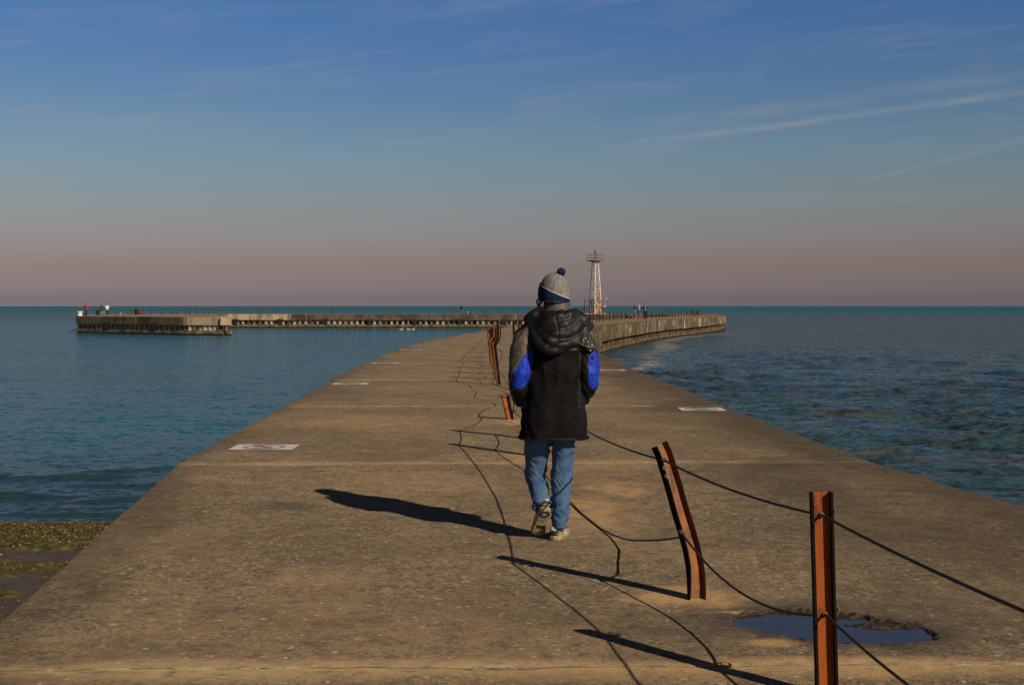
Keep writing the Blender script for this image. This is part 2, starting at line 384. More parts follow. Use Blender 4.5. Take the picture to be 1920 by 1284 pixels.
# water --------------------------------------------------------------
WREF = .62
SL = (1.2, 1.15, 1.2, .62, .26)
def water_mat():
    m, w, p = newmat('lake_water'); v = w.coord('Object'); chop = w.attr('chop'); foam = w.attr('foam'); shore = w.attr('shore')
    teal = w.mix(w.step(w.noise(w.coord('Object', (.35, 1, 1)), .05, 4, .6), .35, .65), (.012, .072, .100), (.016, .086, .116))
    gr = w.mix(w.step(w.noise(w.coord('Object', (.5, 1, 1)), 1.0, 6, .6), .42, .66), (.027, .061, .078), (.058, .064, .060))
    c = w.mix(w.math('MULTIPLY', chop, w.math('SUBTRACT', 1, w.attr('far'))), teal, gr)
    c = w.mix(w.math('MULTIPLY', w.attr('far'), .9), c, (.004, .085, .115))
    c = w.mix(shore, c, (.024, .020, .018))
    fo = w.math('MULTIPLY', foam, w.step(w.noise(w.coord('Object', (1.6, .5, 1)), 1.5, 6, .7), .36, .56))
    c = w.mix(w.math('MULTIPLY', fo, .55), c, (.36, .32, .30))
    out = [n_ for n_ in m.node_tree.nodes if n_.type == 'OUTPUT_MATERIAL'][0]; m.node_tree.nodes.remove(p)
    df = w.n('ShaderNodeBsdfDiffuse'); w.l(c, df.inputs[0]); gl = w.n('ShaderNodeBsdfGlossy'); gl.inputs['Color'].default_value = (.95, .97, 1, 1); gl.inputs['Roughness'].default_value = .14
    fr = w.n('ShaderNodeFresnel'); fr.inputs['IOR'].default_value = 1.33
    # wave facets shade each other at grazing angles: the reflectance of a rough lake stays well below a mirror's
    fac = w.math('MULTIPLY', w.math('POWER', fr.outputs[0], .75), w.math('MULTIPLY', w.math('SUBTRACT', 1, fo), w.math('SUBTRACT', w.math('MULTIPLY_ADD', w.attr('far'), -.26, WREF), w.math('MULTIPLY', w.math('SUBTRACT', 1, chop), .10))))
    mx = w.n('ShaderNodeMixShader'); w.l(fac, mx.inputs[0]); w.l(df.outputs[0], mx.inputs[1]); w.l(gl.outputs[0], mx.inputs[2]); w.l(mx.outputs[0], out.inputs[0])
    # facet slopes of the wavelets, straight from noise vectors at several sizes (so they stay rough at any distance)
    def slope(scale, stretch, seed, det):
        nd = w.n('ShaderNodeTexNoise'); w.l(w.coord('Object', stretch, loc=(seed, seed * 2, 0)), nd.inputs['Vector']); nd.inputs['Scale'].default_value = scale; nd.inputs['Detail'].default_value = det; nd.inputs['Roughness'].default_value = .6
        q = w.n('ShaderNodeVectorMath', operation='SUBTRACT'); w.l(nd.outputs['Color'], q.inputs[0]); q.inputs[1].default_value = (.5, .5, .5); return q.outputs[0]
    def sc(vec, f):
        q = w.n('ShaderNodeVectorMath', operation='SCALE'); w.l(vec, q.inputs[0]); w.put(q.inputs['Scale'], f); return q.outputs[0]
    def add(a_, b_):
        q = w.n('ShaderNodeVectorMath', operation='ADD'); w.l(a_, q.inputs[0]); w.l(b_, q.inputs[1]); return q.outputs[0]
    tot = add(sc(slope(3.2, (1, 1.6, 1), 3, 6), w.math('MULTIPLY_ADD', chop, SL[0], SL[1])), sc(slope(.85, (.7, 1.5, 1), 9, 5), w.math('MULTIPLY_ADD', chop, SL[2], SL[3])))
    tot = add(tot, sc(slope(.09, (.5, 1.6, 1), 5, 4), SL[4])); tot = add(tot, sc(slope(.32, (.6, .9, 1), 7, 5), w.math('MULTIPLY', chop, .75)))
    flt = w.n('ShaderNodeVectorMath', operation='MULTIPLY'); w.l(tot, flt.inputs[0]); flt.inputs[1].default_value = (1, 1, 0)
    gn = w.n('ShaderNodeNewGeometry'); nn = w.n('ShaderNodeVectorMath', operation='NORMALIZE'); w.l(add(gn.outputs['Normal'], flt.outputs[0]), nn.inputs[0])
    for q_ in (df.inputs['Normal'], gl.inputs['Normal'], fr.inputs['Normal']): w.l(nn.outputs[0], q_)
    return m
M_WATER = water_mat()

#@@PIER
# ------------------------------------------------------------------ the pier
CP = [(2.05, -8.6), (1.62, -1.7), (.93, 5.24), (.13, 12.2), (-.13, 19.05), (-.30, 25.75), (-.55, 32.6), (-.66, 39.5), (-.58, 46.5), (-.20, 53.5), (.28, 60), (.95, 67), (1.75, 74), (2.45, 80.8), (3.05, 88.7), (4.4, 95.4), (5.9, 102.2), (7.7, 109.5), (9.5, 117), (11.3, 124), (13.5, 131.5), (15.9, 138.5), (18.2, 145), (20.3, 151.5), (22.4, 158.3), (24.3, 164.5), (26.2, 171), (27.8, 178), (29.2, 185), (30.0, 191)]
CP = [Vector((x, y, 0)) for x, y in CP]; HW = 3.55
def side_dir(i):
    a = (CP[min(i + 1, len(CP) - 1)] - CP[max(i - 1, 0)]).normalized(); return Vector((a.y, -a.x, 0))
LE = [c - side_dir(i) * HW for i, c in enumerate(CP)]; RE = [c + side_dir(i) * HW for i, c in enumerate(CP)]
LE[0:0] = []; 
# measured near edges
LE[2] = Vector((-2.47, 5.24, 0)); LE[3] = Vector((-3.37, 12.15, 0)); LE[4] = Vector((-3.60, 19.0, 0)); LE[5] = Vector((-3.82, 25.7, 0)); LE[6] = Vector((-4.0, 32.6, 0)); LE[7] = Vector((-4.15, 39.5, 0)); LE[8] = Vector((-4.22, 46.5, 0))
RE[2] = Vector((4.62, 5.4, 0)); RE[3] = Vector((3.66, 12.3, 0)); RE[4] = Vector((3.32, 19.1, 0)); RE[5] = Vector((3.14, 25.8, 0)); RE[6] = Vector((3.0, 32.6, 0))

PUD = [(95, 150), (125, 105), (200, 82), (330, 68), (470, 66), (610, 72), (720, 80), (800, 95), (930, 104), (1040, 130), (1150, 150), (1270, 158), (1330, 185), (1392, 228), (1340, 266), (1200, 270), (1100, 292), (980, 287), (800, 277), (610, 270), (450, 240), (300, 215), (200, 188), (120, 170)]
PUD = [G(1340 + x / 3.31, 1120 + y / 3.31)[:2] for x, y in PUD]
RUSTS = [(G(1290, 1118), .42, .26, .95), (G(1115, 960), .38, .95, .75), (G(1165, 915), .32, .5, .65), (G(780, 905), .7, .8, .30), (G(700, 790), 1.0, 1.2, .35), (G(1150, 870), .9, .5, .30), (G(620, 1080), .35, .35, .3), (G(1500, 1245), .9, .12, .45), (G(960, 790), .25, .6, .8), (G(985, 856), .3, .5, .7), (G(1440, 1205), .14, .08, .8), (G(1250, 1258), .7, .12, .5), (G(1450, 1147), .4, .035, .8), (G(1670, 1265), .3, .05, .7)]
GRIMES = [(G(540, 948), .25, .25, .8), (G(1000, 1150), .5, .2, .25), (G(1340, 1190), .25, .10, .6), (G(1160, 940), .2, .35, .4), (G(1230, 1000), .35, .3, .5), (G(1420, 1190), .5, .18, .5), (G(1300, 1180), .5, .12, .6), (G(1750, 1130), .6, .5, .4), (G(1500, 1010), .8, .5, .3), (G(620, 740), .9, 1.4, .35)]

def panel(i, step, z, lat):
    a0, a1, b0, b1 = LE[i].copy(), RE[i].copy(), LE[i + 1].copy(), RE[i + 1].copy()
    Lh = (CP[i + 1] - CP[i]).length; g = .005 / Lh
    ns = max(2, int(Lh / step)); ntt = max(4, int(2 * HW / step))
    s = np.linspace(g, 1 - g, ns + 1); t = np.linspace(0, 1, ntt + 1)
    if i == 2:                                # finer round the puddle
        s = np.unique(np.concatenate([s, np.linspace((5.45 - 5.24) / 6.95, (6.55 - 5.24) / 6.95, 110)]))
        t = np.unique(np.concatenate([t, np.linspace(.44, .72, 200)]))
    Sg, Tg = np.meshgrid(s, t, indexing='ij')
    def L(k): return (a0[k] * (1 - Tg) + a1[k] * Tg) * (1 - Sg) + (b0[k] * (1 - Tg) + b1[k] * Tg) * Sg
    X = L(0) + lat; Y = L(1)
    # edges worn irregular
    ed = np.minimum(Tg, 1 - Tg) * 2 * HW
    side = np.where(Tg < .5, -1, 1)
    X = X + side * smoothstep(.3, 0, ed) * .007 * vn.f(Y * 3.0, Tg * 0 + side * 5, 3)
    Z = np.full(X.shape, z) + .0035 * vn.f(X * 1.3, Y * 1.3, 3) + .0012 * vn.f(X * 14, Y * 14, 3) - smoothstep(.03, 0, ed) * .004
    je = np.minimum(Sg, 1 - Sg) * Lh
    sand = smoothstep(.17, .03, je + .05 * vn.f(X * 3, Y * 3, 3)) * (.95 if i == 1 else .75 if i == 2 else .5)
    Z = Z + smoothstep(.10, .02, je) * .004 * vn.f(X * 8, Y * 14, 3) - smoothstep(.02, 0, je) * .004 * np.maximum(0, vn.f(X * 5, Y * 5, 2) + .3)
    wr = smoothstep(1.9 if i > 2 else 3.0, .1, (1 - Tg) * 2 * HW + .5 * vn.f(X * 1.2, Y * .7, 4))
    wl = smoothstep(.5, .0, Tg * 2 * HW + .3 * vn.f(X * 1.2, Y * .7, 4)) * .5
    wet = np.maximum(wr * .85, wl)
    rust = np.zeros(X.shape); grime = np.zeros(X.shape); pud = np.zeros(X.shape)
    for c, rx, ry, k in RUSTS:
        rust = np.maximum(rust, k * smoothstep(1.25, .35, np.hypot((X - c.x) / rx, (Y - c.y) / ry) + .3 * vn.f(X * 6, Y * 6, 3)))
    for c, rx, ry, k in GRIMES:
        grime = np.maximum(grime, k * smoothstep(1.25, .3, np.hypot((X - c.x) / rx, (Y - c.y) / ry) + .4 * vn.f(X * 7, Y * 7, 3)))
    if i == 2:
        d = poly_sd(X, Y, PUD) + .018 * vn.f(X * 16, Y * 16, 4)
        wet = np.maximum(wet, .8 * smoothstep(.14, .0, d + .05 * vn2.f(X * 9, Y * 9, 3))); grime = np.maximum(grime, .8 * smoothstep(.30, .0, d + .08 * vn2.f(X * 5, Y * 5, 3)))
        dep = smoothstep(.004, -.022, d)
        bed = -.040 + .010 * vn2.f(X * 22, Y * 22, 4) + .030 * smoothstep(-.10, 0, d) * (.4 + vn2.f(X * 15 + 3, Y * 15, 3))
        isl = np.exp(-(((X - 1.84) / .20) ** 2 + ((Y - 6.03) / .05) ** 2)) * .036
        Z = Z + dep * np.minimum(bed + isl, -.004) + .006 * smoothstep(.05, 0, np.abs(d)) * vn.f(X * 30, Y * 30, 3)
        pud = smoothstep(.012, -.006, d)
    V = np.stack([X, Y, Z], -1).reshape(-1, 3); n, mm = X.shape
    I = np.arange(n * mm).reshape(n, mm)
    Fq = np.stack([I[:-1, :-1], I[:-1, 1:], I[1:, 1:], I[1:, :-1]], -1).reshape(-1, 4)
    return V, Fq, I, dict(sand=sand, wet=wet, rust=rust, grime=grime, puddle=pud)

pier = empty('concrete_pier', (CP[2].x, CP[2].y, 0), label='long curving weathered concrete pier running out into the lake towards the white light tower', cat='pier')
Vs = []; Fs = []; Ms = []; At = {k: [] for k in ('sand', 'wet', 'rust', 'grime', 'puddle')}; off = 0; CAPH = 1.1
rp = random.Random(5)
cols = []
for i in range(len(CP) - 1):
    st = .5 if i < 1 else .12 if i == 1 else .03 if i == 2 else .045 if i == 3 else .09 if i < 6 else .2 if i < 12 else .6
    z = 0 if i in (1, 2, 3) else rp.uniform(-.008, .004); lat = 0 if i in (2, 3) else rp.uniform(-.05, .05)
    if i == 4: lat = .03
    if i == 5: lat = -.06
    V, Fq, I, A = panel(i, st, z, lat)
    Vs.append(V); Fs.extend((Fq + off).tolist()); Ms.extend([0] * len(Fq))
    n, mm = I.shape
    # sides of the block
    ring = list(I[:, 0]) + list(I[-1, 1:]) + list(I[::-1, -1][1:]) + list(I[0, ::-1][1:-1])
    low = V[ring].copy(); low[:, 2] = -CAPH
    base = off + len(V) + len(ring); Vs.append(V[ring]); Vs.append(low); tb = off + len(V)
    for k in range(len(ring)):
        k2 = (k + 1) % len(ring)
        Fs.append([tb + k, tb + k2, base + k2, base + k]); Ms.append(1)
    Fs.append([base + k for k in range(len(ring))]); Ms.append(1)
    for k in At: At[k].append(A[k].reshape(-1)); At[k].append(np.zeros(2 * len(ring)))
    off += len(V) + 2 * len(ring)
V = np.concatenate(Vs) - np.array([CP[2].x, CP[2].y, 0])
# material coordinates are per object: keep the attributes in step
deck = meshobj('deck', V, Fs, [M_DECK, M_CAP], pier, Ms, True, {k: np.concatenate(a) for k, a in At.items()})
# sharp block edges, smooth top
deck.data.polygons.foreach_set('use_smooth', np.array([m == 0 for m in Ms])); 
f = MB()
for i in range(1, len(CP) - 1):
    a, b = LE[i], RE[i]; d = (b - a).normalized(); q = Vector((-d.y, d.x, 0)) * .03
    a2 = a + d * .06; b2 = b - d * .06; k = 60
    for j in range(k):
        p0 = a2.lerp(b2, j / k); p1 = a2.lerp(b2, (j + 1) / k); z = -.006 + .004 * nz(p0.x * 3, i)
        f.add([p0 - q + Vector((0, 0, z)), p1 - q + Vector((0, 0, z)), p1 + q + Vector((0, 0, z)), p0 + q + Vector((0, 0, z))], [(0, 1, 2, 3)])
o = f.build('joint_filler', M_FILL, pier, loc=(0, 0, 0))
for v in o.data.vertices: v.co -= Vector((CP[2].x, CP[2].y, 0))

def corrugated(mb, pts, z0, z1, depth, period, inset, m=0, closed=False):
    """sheet piling along a polyline (outward = right of travel)"""
    out = []; s = 0
    for a, b in zip(pts[:-1], pts[1:]):
        d = b - a; L = d.length; d.normalize(); nrm = Vector((d.y, -d.x, 0)); k = max(1, int(round(L / period)))
        for j in range(k):
            for u, h in ((0, 0), (.35, 0), (.45, 1), (.88, 1)):
                out.append(a + d * (L * (j + u) / k) + nrm * (-inset - depth * h))
    out.append(pts[-1] + nrm * (-inset))
    V = [Vector((p.x, p.y, z)) for z in (z1, z0) for p in out]; n = len(out)
    mb.add(V, [(k, k + n, k + n + 1, k + 1) for k in range(n - 1)], m)
def beam(mb, pts, z0, z1, o0, o1, m=0):
    """a beam following a polyline between outward offsets o0..o1"""
    P = []
    for i, p in enumerate(pts):
        a = (pts[min(i + 1, len(pts) - 1)] - pts[max(i - 1, 0)]).normalized(); nn = Vector((a.y, -a.x, 0)); P.append((p, nn))
    V = []
    for p, nn in P:
        for o, z in ((o0, z1), (o1, z1), (o1, z0), (o0, z0)): V.append(Vector((p.x, p.y, z)) + nn * o)
    n = len(P); Fc = []
    for i in range(n - 1):
        for k in range(4): a = i * 4 + k; b = i * 4 + (k + 1) % 4; Fc.append((a, b, b + 4, a + 4))
    Fc += [(0, 1, 2, 3), (n * 4 - 1, n * 4 - 2, n * 4 - 3, n * 4 - 4)]
    mb.add(V, Fc, m)
def noise_line(pts, step, amp):
    out = []
    for a, b in zip(pts[:-1], pts[1:]):
        k = max(1, int((b - a).length / step))
        for j in range(k):
            p = a.lerp(b, j / k); out.append(p + Vector((nz(p.x * .8, p.y * .8, 1), nz(p.x * .8, p.y * .8, 7), 0)) * amp)
    return out + [pts[-1]]
mid_z = -.02
for name, edge in (('right_wall', RE), ('left_wall', LE[::-1])):
    e = [v - Vector((CP[2].x, CP[2].y, 0)) for v in edge]
    a = MB(); corrugated(a, e, -3.2, -CAPH + .02, .14, .75, .34); a.build('sheet_piling', M_SHEET, pier)
    a = MB(); beam(a, noise_line(e, 1.2, .05), -1.86, -1.66, -.45, -.16); a.build('waler', M_WALE, pier)
    a = MB(); beam(a, noise_line(e, .8, .16), -3.0, WATER + .20, -.5, -.02); a.build('waterline_footing', M_WET, pier)

# water in the spalled hole
pw = [Vector(p) for p in PUD]
o = meshobj('puddle_water', [(p.x * 1.0, p.y, -.0165) for p in pw], [tuple(range(len(pw)))[::-1]], [], None)
mm_, w, p = newmat('puddle_water'); p.inputs['Base Color'].default_value = (.030, .026, .020, 1); p.inputs['Roughness'].default_value = .03; p.inputs['Specular IOR Level'].default_value = .42; p.inputs['IOR'].default_value = 1.33
w.l(w.bump(w.noise(w.coord('Object'), 9, 3, .5), .12, .01), p.inputs['Normal']); o.data.materials.append(mm_)
if o.data.polygons[0].normal.z < 0: o.data.flip_normals()
tag(o, kind='structure')

# ------------------------------------------------------------------ the breakwater arm
AZ = .12
bw = empty('breakwater', (-5, 195, AZ), label='low dark breakwater across the lake with pale sheet piling above the waterline', cat='breakwater')
B0 = Vector((-5, 195, AZ))
pA, pB, pC = Vector((-56.8, 157.2, 0)), Vector((-39.0, 145.0, 0)), Vector((-33.75, 143.6, 0))
pD, pE, pF, pG, pH = Vector((-45.6, 191.3, 0)), Vector((33.4, 191.3, 0)), Vector((34.4, 199, 0)), Vector((-64, 199, 0)), Vector((-66, 186, 0))
outl = [pH, pA, pB, pC, pD, pE, pF, pG]
def prism(mb, poly, z0, z1, m=0, mt=1):
    n = len(poly); V = [Vector((p.x, p.y, z1)) for p in poly] + [Vector((p.x, p.y, z0)) for p in poly]
    mb.add(V, [tuple(range(n))], mt); mb.add(V, [tuple(range(n, 2 * n))[::-1]], m)
    mb.add(V, [(k, k + n, (k + 1) % n + n, (k + 1) % n) for k in range(n)], m)
loc = lambda L, dz=0: [p - Vector((B0.x, B0.y, 0)) for p in L]
# cap built of pours 2.2 m long with small steps between them
cap = MB()
prism(cap, loc([pD + Vector((.5, .35, 0)), pE + Vector((-.1, .35, 0)), pF, pG, pH + Vector((.4, .2, 0)), pA + Vector((.25, .35, 0)), pB + Vector((.1, .35, 0)), pC + Vector((-.35, .35, 0))][::-1][::-1]), -.93 - 0, -.005, 0, 1)
bwrk = random.Random(9)
deckm = M_FILL
for a, b in ((pH, pA), (pA, pB), (pB, pC), (pC, pD), (pD, pE)):
    L = (b - a).length; d = (b - a).normalized(); nn = Vector((d.y, -d.x, 0)); k = max(1, round(L / 2.35)); ang = math.atan2(d.y, d.x)
    for j in range(k):
        c = a.lerp(b, (j + .5) / k); w_ = L / k - .03; h = .93 + bwrk.uniform(-.03, .03); zz = bwrk.uniform(-.012, .01)
        cc = c - nn * (.45 + bwrk.uniform(-.02, .03)) - Vector((B0.x, B0.y, 0))
        cap.box((cc.x, cc.y, zz - h / 2), (w_, .9, h), rz=ang)
cap.build('cap', [M_ARM, M_DECK], bw)
sp = MB()
line = [pH, pA, pB, pC, pD, pE]
corrugated(sp, loc([pD, pE]), -4, -.9, .55, .91, .30); corrugated(sp, loc([pB, pC]), -4, -.9, .12, .7, .2); corrugated(sp, loc([pC, pD]), -4, -.9, .3, .9, .3)
sp.build('sheet_piling', M_SHEETW, bw)
sp = MB(); corrugated(sp, loc([pH, pA, pB]), -4, -.9, .6, .95, .25); sp.build('dark_sheet_piling', rust_web('grey_weathered_pile', (.28, .23, .18), (.10, .08, .06), (.04, .03, .025)), bw)
sp = MB()
for seg in ([pH, pA, pB, pC], [pD, pE]): beam(sp, loc(seg), -2.5 if 0 else -1.98, -1.62, -.9, -.02)
sp.build('waler', M_WALE, bw)
sp = MB()
for seg in ([pH, pA, pB, pC], [pD, pE]): beam(sp, loc(seg), -3.3, -1.98, -.9, -.14)
sp.build('waterline_footing', M_WET, bw)
sp = MB()
for x in np.arange(-43.8, 33, 7.1):
    sp = MB(); sp.box((x - B0.x, 191.25 - B0.y, -.93), (.95, .4, .34)); sp.box((x - B0.x, 191.35 - B0.y, -1.35), (.6, .34, .56)); sp.build('tie_bracket', M_WET, bw)
for u in (.32, .74):
    c = pA.lerp(pB, u) - Vector((B0.x, B0.y, 0)); sp = MB(); sp.box((c.x, c.y, -.95), (1.0, .5, .45), rz=math.atan2(-12.2, 17.8)); sp.build('tie_bracket', M_WET, bw)

#@@WATERMESH
# ------------------------------------------------------------------ water, lake bed, beach
def side_of(X, Y):
    """signed distance to the pier centre line, positive on the lake (right) side"""
    best = np.full(X.shape, 1e9); sg = np.zeros(X.shape)
    for a, b in zip(CP[:-1], CP[1:]):
        ex, ey = b.x - a.x, b.y - a.y; t = np.clip(((X - a.x) * ex + (Y - a.y) * ey) / (ex * ex + ey * ey), 0, 1)
        dx, dy = X - a.x - t * ex, Y - a.y - t * ey; d = np.hypot(dx, dy); s = np.sign(dx * ey - dy * ex)
        u = d < best; best = np.where(u, d, best); sg = np.where(u, s, sg)
    return best * sg
ang = np.concatenate([np.linspace(-180, -36, 60, endpoint=False), np.linspace(-36, 36, 560), np.linspace(36, 180, 60)[1:]])
rad = np.concatenate([np.linspace(3.5, 12, 12, endpoint=False), 8263 / np.linspace(8263 / 12, 8263 / 300, 620)])
rad = np.concatenate([rad, np.geomspace(300, 3300, 40)[1:]])
Rg, Ag = np.meshgrid(rad, np.radians(ang), indexing='ij'); X = Rg * np.sin(Ag); Y = Rg * np.cos(Ag)
sd = side_of(X, Y)
open_ = np.maximum(smoothstep(1.0, 6.0, sd) * (Y < 191) , (Y >= 191) * 1.0)
chop = np.where(Y < 191, np.maximum(smoothstep(0, 3, sd), smoothstep(150, 330, Rg) * .8), 1.0); chop = np.where((Y >= 191) & (sd < 0), smoothstep(150, 330, Rg) * .8, chop)
spacing = np.maximum(np.gradient(rad)[:, None] * np.ones(X.shape), Rg * np.radians(72 / 560))
Z = np.zeros(X.shape); wr = np.random.default_rng(21)
wx = X + .9 * vn.f(X * .23, Y * .23, 3); wy = Y + .9 * vn2.f(X * .23, Y * .23, 3)
for k in range(58):
    lam = .38 * (5.2 / .38) ** (k / 57.0); th = R(-100) + wr.normal(0, .42); kx, ky = math.cos(th) * 2 * math.pi / lam, math.sin(th) * 2 * math.pi / lam
    ph = wr.uniform(0, 6.28); amp = .0125 * lam ** .9 if lam < 3 else .0230
    fade = smoothstep(1.6, 3.2, lam / spacing)
    q = np.sin(kx * wx + ky * wy + ph); q = (1 - np.abs(q) ** .8) * 1.25 if k % 3 else q
    calm = .22 if lam < 1.2 else .08
    Z += amp * fade * q * (chop * 1.25 + (1 - chop) * calm)
Z *= (.65 + .5 * vn.f(X * .12, Y * .2, 2) * .8)
# low swells breaking on the left beach
shore = np.zeros(X.shape)
for (xa, ya, xb, yb, am) in ((-9.6, 25.9, -5.6, 27.4, .050), (-11.5, 24.9, -8.0, 25.6, .060), (-9.2, 24.1, -6.0, 24.2, .042), (-10.2, 22.4, -8.4, 22.7, .05), (-8.2, 22.0, -5.2, 23.2, .05), (-12, 23.4, -8.9, 22.9, .05), (-12, 21.3, -9.3, 21.4, .045), (-9, 20.8, -6.5, 20.9, .03), (-7.5, 28.6, -4.8, 29.3, .03), (-6.4, 26.0, -4.4, 25.7, .03)):
    t = (X - xa) / (xb - xa); yl = ya + (yb - ya) * t + .10 * vn.f(X * 1.3, X * 0 + ya, 3); e = (Y - yl)
    wd = np.where(e < 0, .06, .20); k = np.exp(-(e / wd) ** 2) * smoothstep(-.12, .25, t) * smoothstep(1.15, .8, t) * (sd < 0)
    Z += am * k * 1.1; shore = np.maximum(shore, np.exp(-((e + .07) / .065) ** 2) * smoothstep(-.1, .25, t) * smoothstep(1.15, .8, t) * (sd < 0))
shore = np.maximum(shore * .75 * smoothstep(-.9, .5, vn.f(X * 1.4, Y * 1.4, 3)), .62 * smoothstep(34, 21.5, Y) * (sd < 0))
# foam streak on the right
foam = np.zeros(X.shape)
FP = [G(x, y, WATER) for x, y in ((1180, 700), (1225, 690), (1215, 668), (1250, 655), (1240, 643), (1270, 634), (1310, 629), (1365, 626))]
for a, b, wd in zip(FP[:-1], FP[1:], (.8, 1.0, 1.2, 1.5, 1.5, 1.6, 1.8)):
    ex, ey = b.x - a.x, b.y - a.y; t = np.clip(((X - a.x) * ex + (Y - a.y) * ey) / (ex * ex + ey * ey), 0, 1)
    foam = np.maximum(foam, .85 * smoothstep(1.1, .2, np.hypot(X - a.x - t * ex, Y - a.y - t * ey) / wd + .35 * vn.f(X * .8, Y * .5, 3)))
foam = np.maximum(foam, .75 * smoothstep(4.6, 3.7, np.abs(sd)) * (sd > 0) * (Y > 14) * (Y < 60) * smoothstep(.1, .6, vn.f(X * .5, Y * .35, 3)))
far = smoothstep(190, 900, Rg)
n, mm = X.shape; I = np.arange(n * mm).reshape(n, mm)
Fq = np.stack([I[:-1, :-1], I[1:, :-1], I[1:, 1:], I[:-1, 1:]], -1).reshape(-1, 4).tolist()
V = np.stack([X, Y, Z + WATER], -1).reshape(-1, 3)
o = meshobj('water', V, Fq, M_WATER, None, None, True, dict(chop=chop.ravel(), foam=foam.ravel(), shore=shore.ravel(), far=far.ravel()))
if o.data.polygons[5].normal.z < 0: o.data.flip_normals()
tag(o, kind='structure')

# lake bed / beach: one sheet, rising out of the water at the left of the pier
def wet_sand():
    m, w, p = newmat('wet_sand_and_algae'); v = w.coord('Object')
    c = w.mix(w.step(w.noise(v, 3, 5, .6), .4, .65), (.060, .040, .028), (.085, .060, .042))
    c = w.mix(w.math('MULTIPLY', w.step(w.noise(v, 90, 3, .6), .6, .72), .6), c, (.16, .13, .10))
    al = w.attr('algae')
    g = w.mix(w.step(w.noise(v, 7, 6, .7), .4, .62), (.105, .090, .016), (.045, .034, .010))
    g = w.mix(w.math('MULTIPLY', w.step(w.noise(v, 16, 4, .6), .6, .7), .7), g, (.17, .15, .03))
    c = w.mix(al, c, g)
    w.l(c, p.inputs['Base Color']); w.put(p.inputs['Roughness'], w.math('MULTIPLY_ADD', al, .3, .5)); p.inputs['Specular IOR Level'].default_value = .3
    w.l(w.bump(w.noise(v, 40, 5, .7), .7, .02), p.inputs['Normal']); return m
gx = np.concatenate([np.linspace(-3400, -40, 8), np.linspace(-30, -14.2, 40), np.linspace(-14, -2, 330), np.linspace(-1.8, 40, 30), np.linspace(60, 3400, 8)])
gy = np.concatenate([np.linspace(-60, 6, 30), np.linspace(6.1, 21.6, 420), np.linspace(21.8, 60, 30), np.linspace(80, 3400, 12)])
X, Y = np.meshgrid(gx, gy, indexing='ij'); sdb = side_of(X, Y)
prof = np.interp(Y, [-60, 0, 12, 17, 19.7, 20.1, 20.9, 30, 80, 3400], [-.2, -1.1, -1.80, -1.95, -2.02, -2.075, -2.25, -2.9, -4.5, -6])
lf = smoothstep(2.0, -1.0, sdb)          # land only left of the pier
Z = prof * lf + (-4.5) * (1 - lf)
alg = smoothstep(-.12, .22, vn.f(X * 1.1, Y * 1.6, 4) * .55 + np.interp(Y, [-60, 13.6, 15.0, 16.2, 17.35, 17.75, 20.0, 20.2], [-.1, 0, .06, .04, -.55, .9, .9, .5])) * (Y < 20.5) * (sdb < 0)
Z = Z + alg * (.018 + .030 * vn.f(X * 6, Y * 6, 4) + .02 * vn2.f(X * 17, Y * 17, 2)) * (Y < 21.2) + .006 * vn.f(X * 9, Y * 9, 3)
n, mm = X.shape; I = np.arange(n * mm).reshape(n, mm)
Fq = np.stack([I[:-1, :-1], I[1:, :-1], I[1:, 1:], I[:-1, 1:]], -1).reshape(-1, 4).tolist()
o = meshobj('ground', np.stack([X, Y, Z], -1).reshape(-1, 3), Fq, wet_sand(), None, None, True, dict(algae=alg.ravel()))
tag(o, kind='structure')
# strands of algae and pebbles washed up on it
mg = MB(); mp = MB(); rr = random.Random(4)
mats_alg = [simple('olive_algae', (.125, .118, .024), (.055, .048, .014), 30, .7, 0), simple('brown_algae', (.085, .055, .014), (.04, .028, .01), 30, .7, 0), simple('yellow_algae', (.30, .27, .03), (.16, .13, .02), 30, .7, 0)]
def gz(x, y): return float(np.interp(y, [0, 12, 17, 19.7, 20.1, 20.9], [-1.1, -1.80, -1.95, -2.02, -2.075, -2.25]))
for _ in range(22000):
    x = rr.uniform(-11, -3.0); y = (17.6 + 2.5 * rr.random() ** .9) if rr.random() < .7 else rr.uniform(11.5, 16.6)
    if side_of(np.array([x]), np.array([y]))[0] > -3.75: continue
    if y < 17 and vn.f(np.array([x * 1.1]), np.array([y * 1.6]), 4)[0] < .1: continue
    a = rr.uniform(0, 6.28); L = rr.uniform(.012, .045); wv = rr.uniform(.005, .018); h = rr.uniform(.0, .03); z = gz(x, y) + .02 + rr.uniform(0, .03)
    d = Vector((math.cos(a), math.sin(a), 0)); q = Vector((-d.y, d.x, 0)); c = Vector((x, y, z)); u = Vector((0, 0, 1))
    mg.add([c - d * L - q * wv, c - q * wv * .6 + u * h, c + d * L + u * h * .3, c + q * wv + u * h * .6], [(0, 1, 2, 3)], 2 if rr.random() < .03 else rr.choice((0, 1, 1)))
o = mg.build('algae', mats_alg); tag(o, kind='stuff')
pm = [simple('orange_pebble', (.50, .17, .03), (.35, .12, .04), 20, .6, 0), simple('pale_pebble', (.42, .36, .28), (.25, .2, .15), 20, .6, 0), simple('brown_pebble', (.13, .08, .04), (.07, .05, .03), 20, .6, 0)]
for _ in range(650):
    x = rr.uniform(-11, -3.0); y = rr.uniform(17.4, 20.1) if rr.random() < .8 else rr.uniform(11.5, 17.4)
    if side_of(np.array([x]), np.array([y]))[0] > -3.75: continue
    r = rr.uniform(.006, .017); mp.ell((x, y, gz(x, y) + .045 + r * .3), (r * rr.uniform(1, 1.6), r, r * .7), 7, 5, rr.choice((0, 1, 2, 2, 2)))
o = mp.build('pebbles', pm, smooth=True); tag(o, kind='stuff')
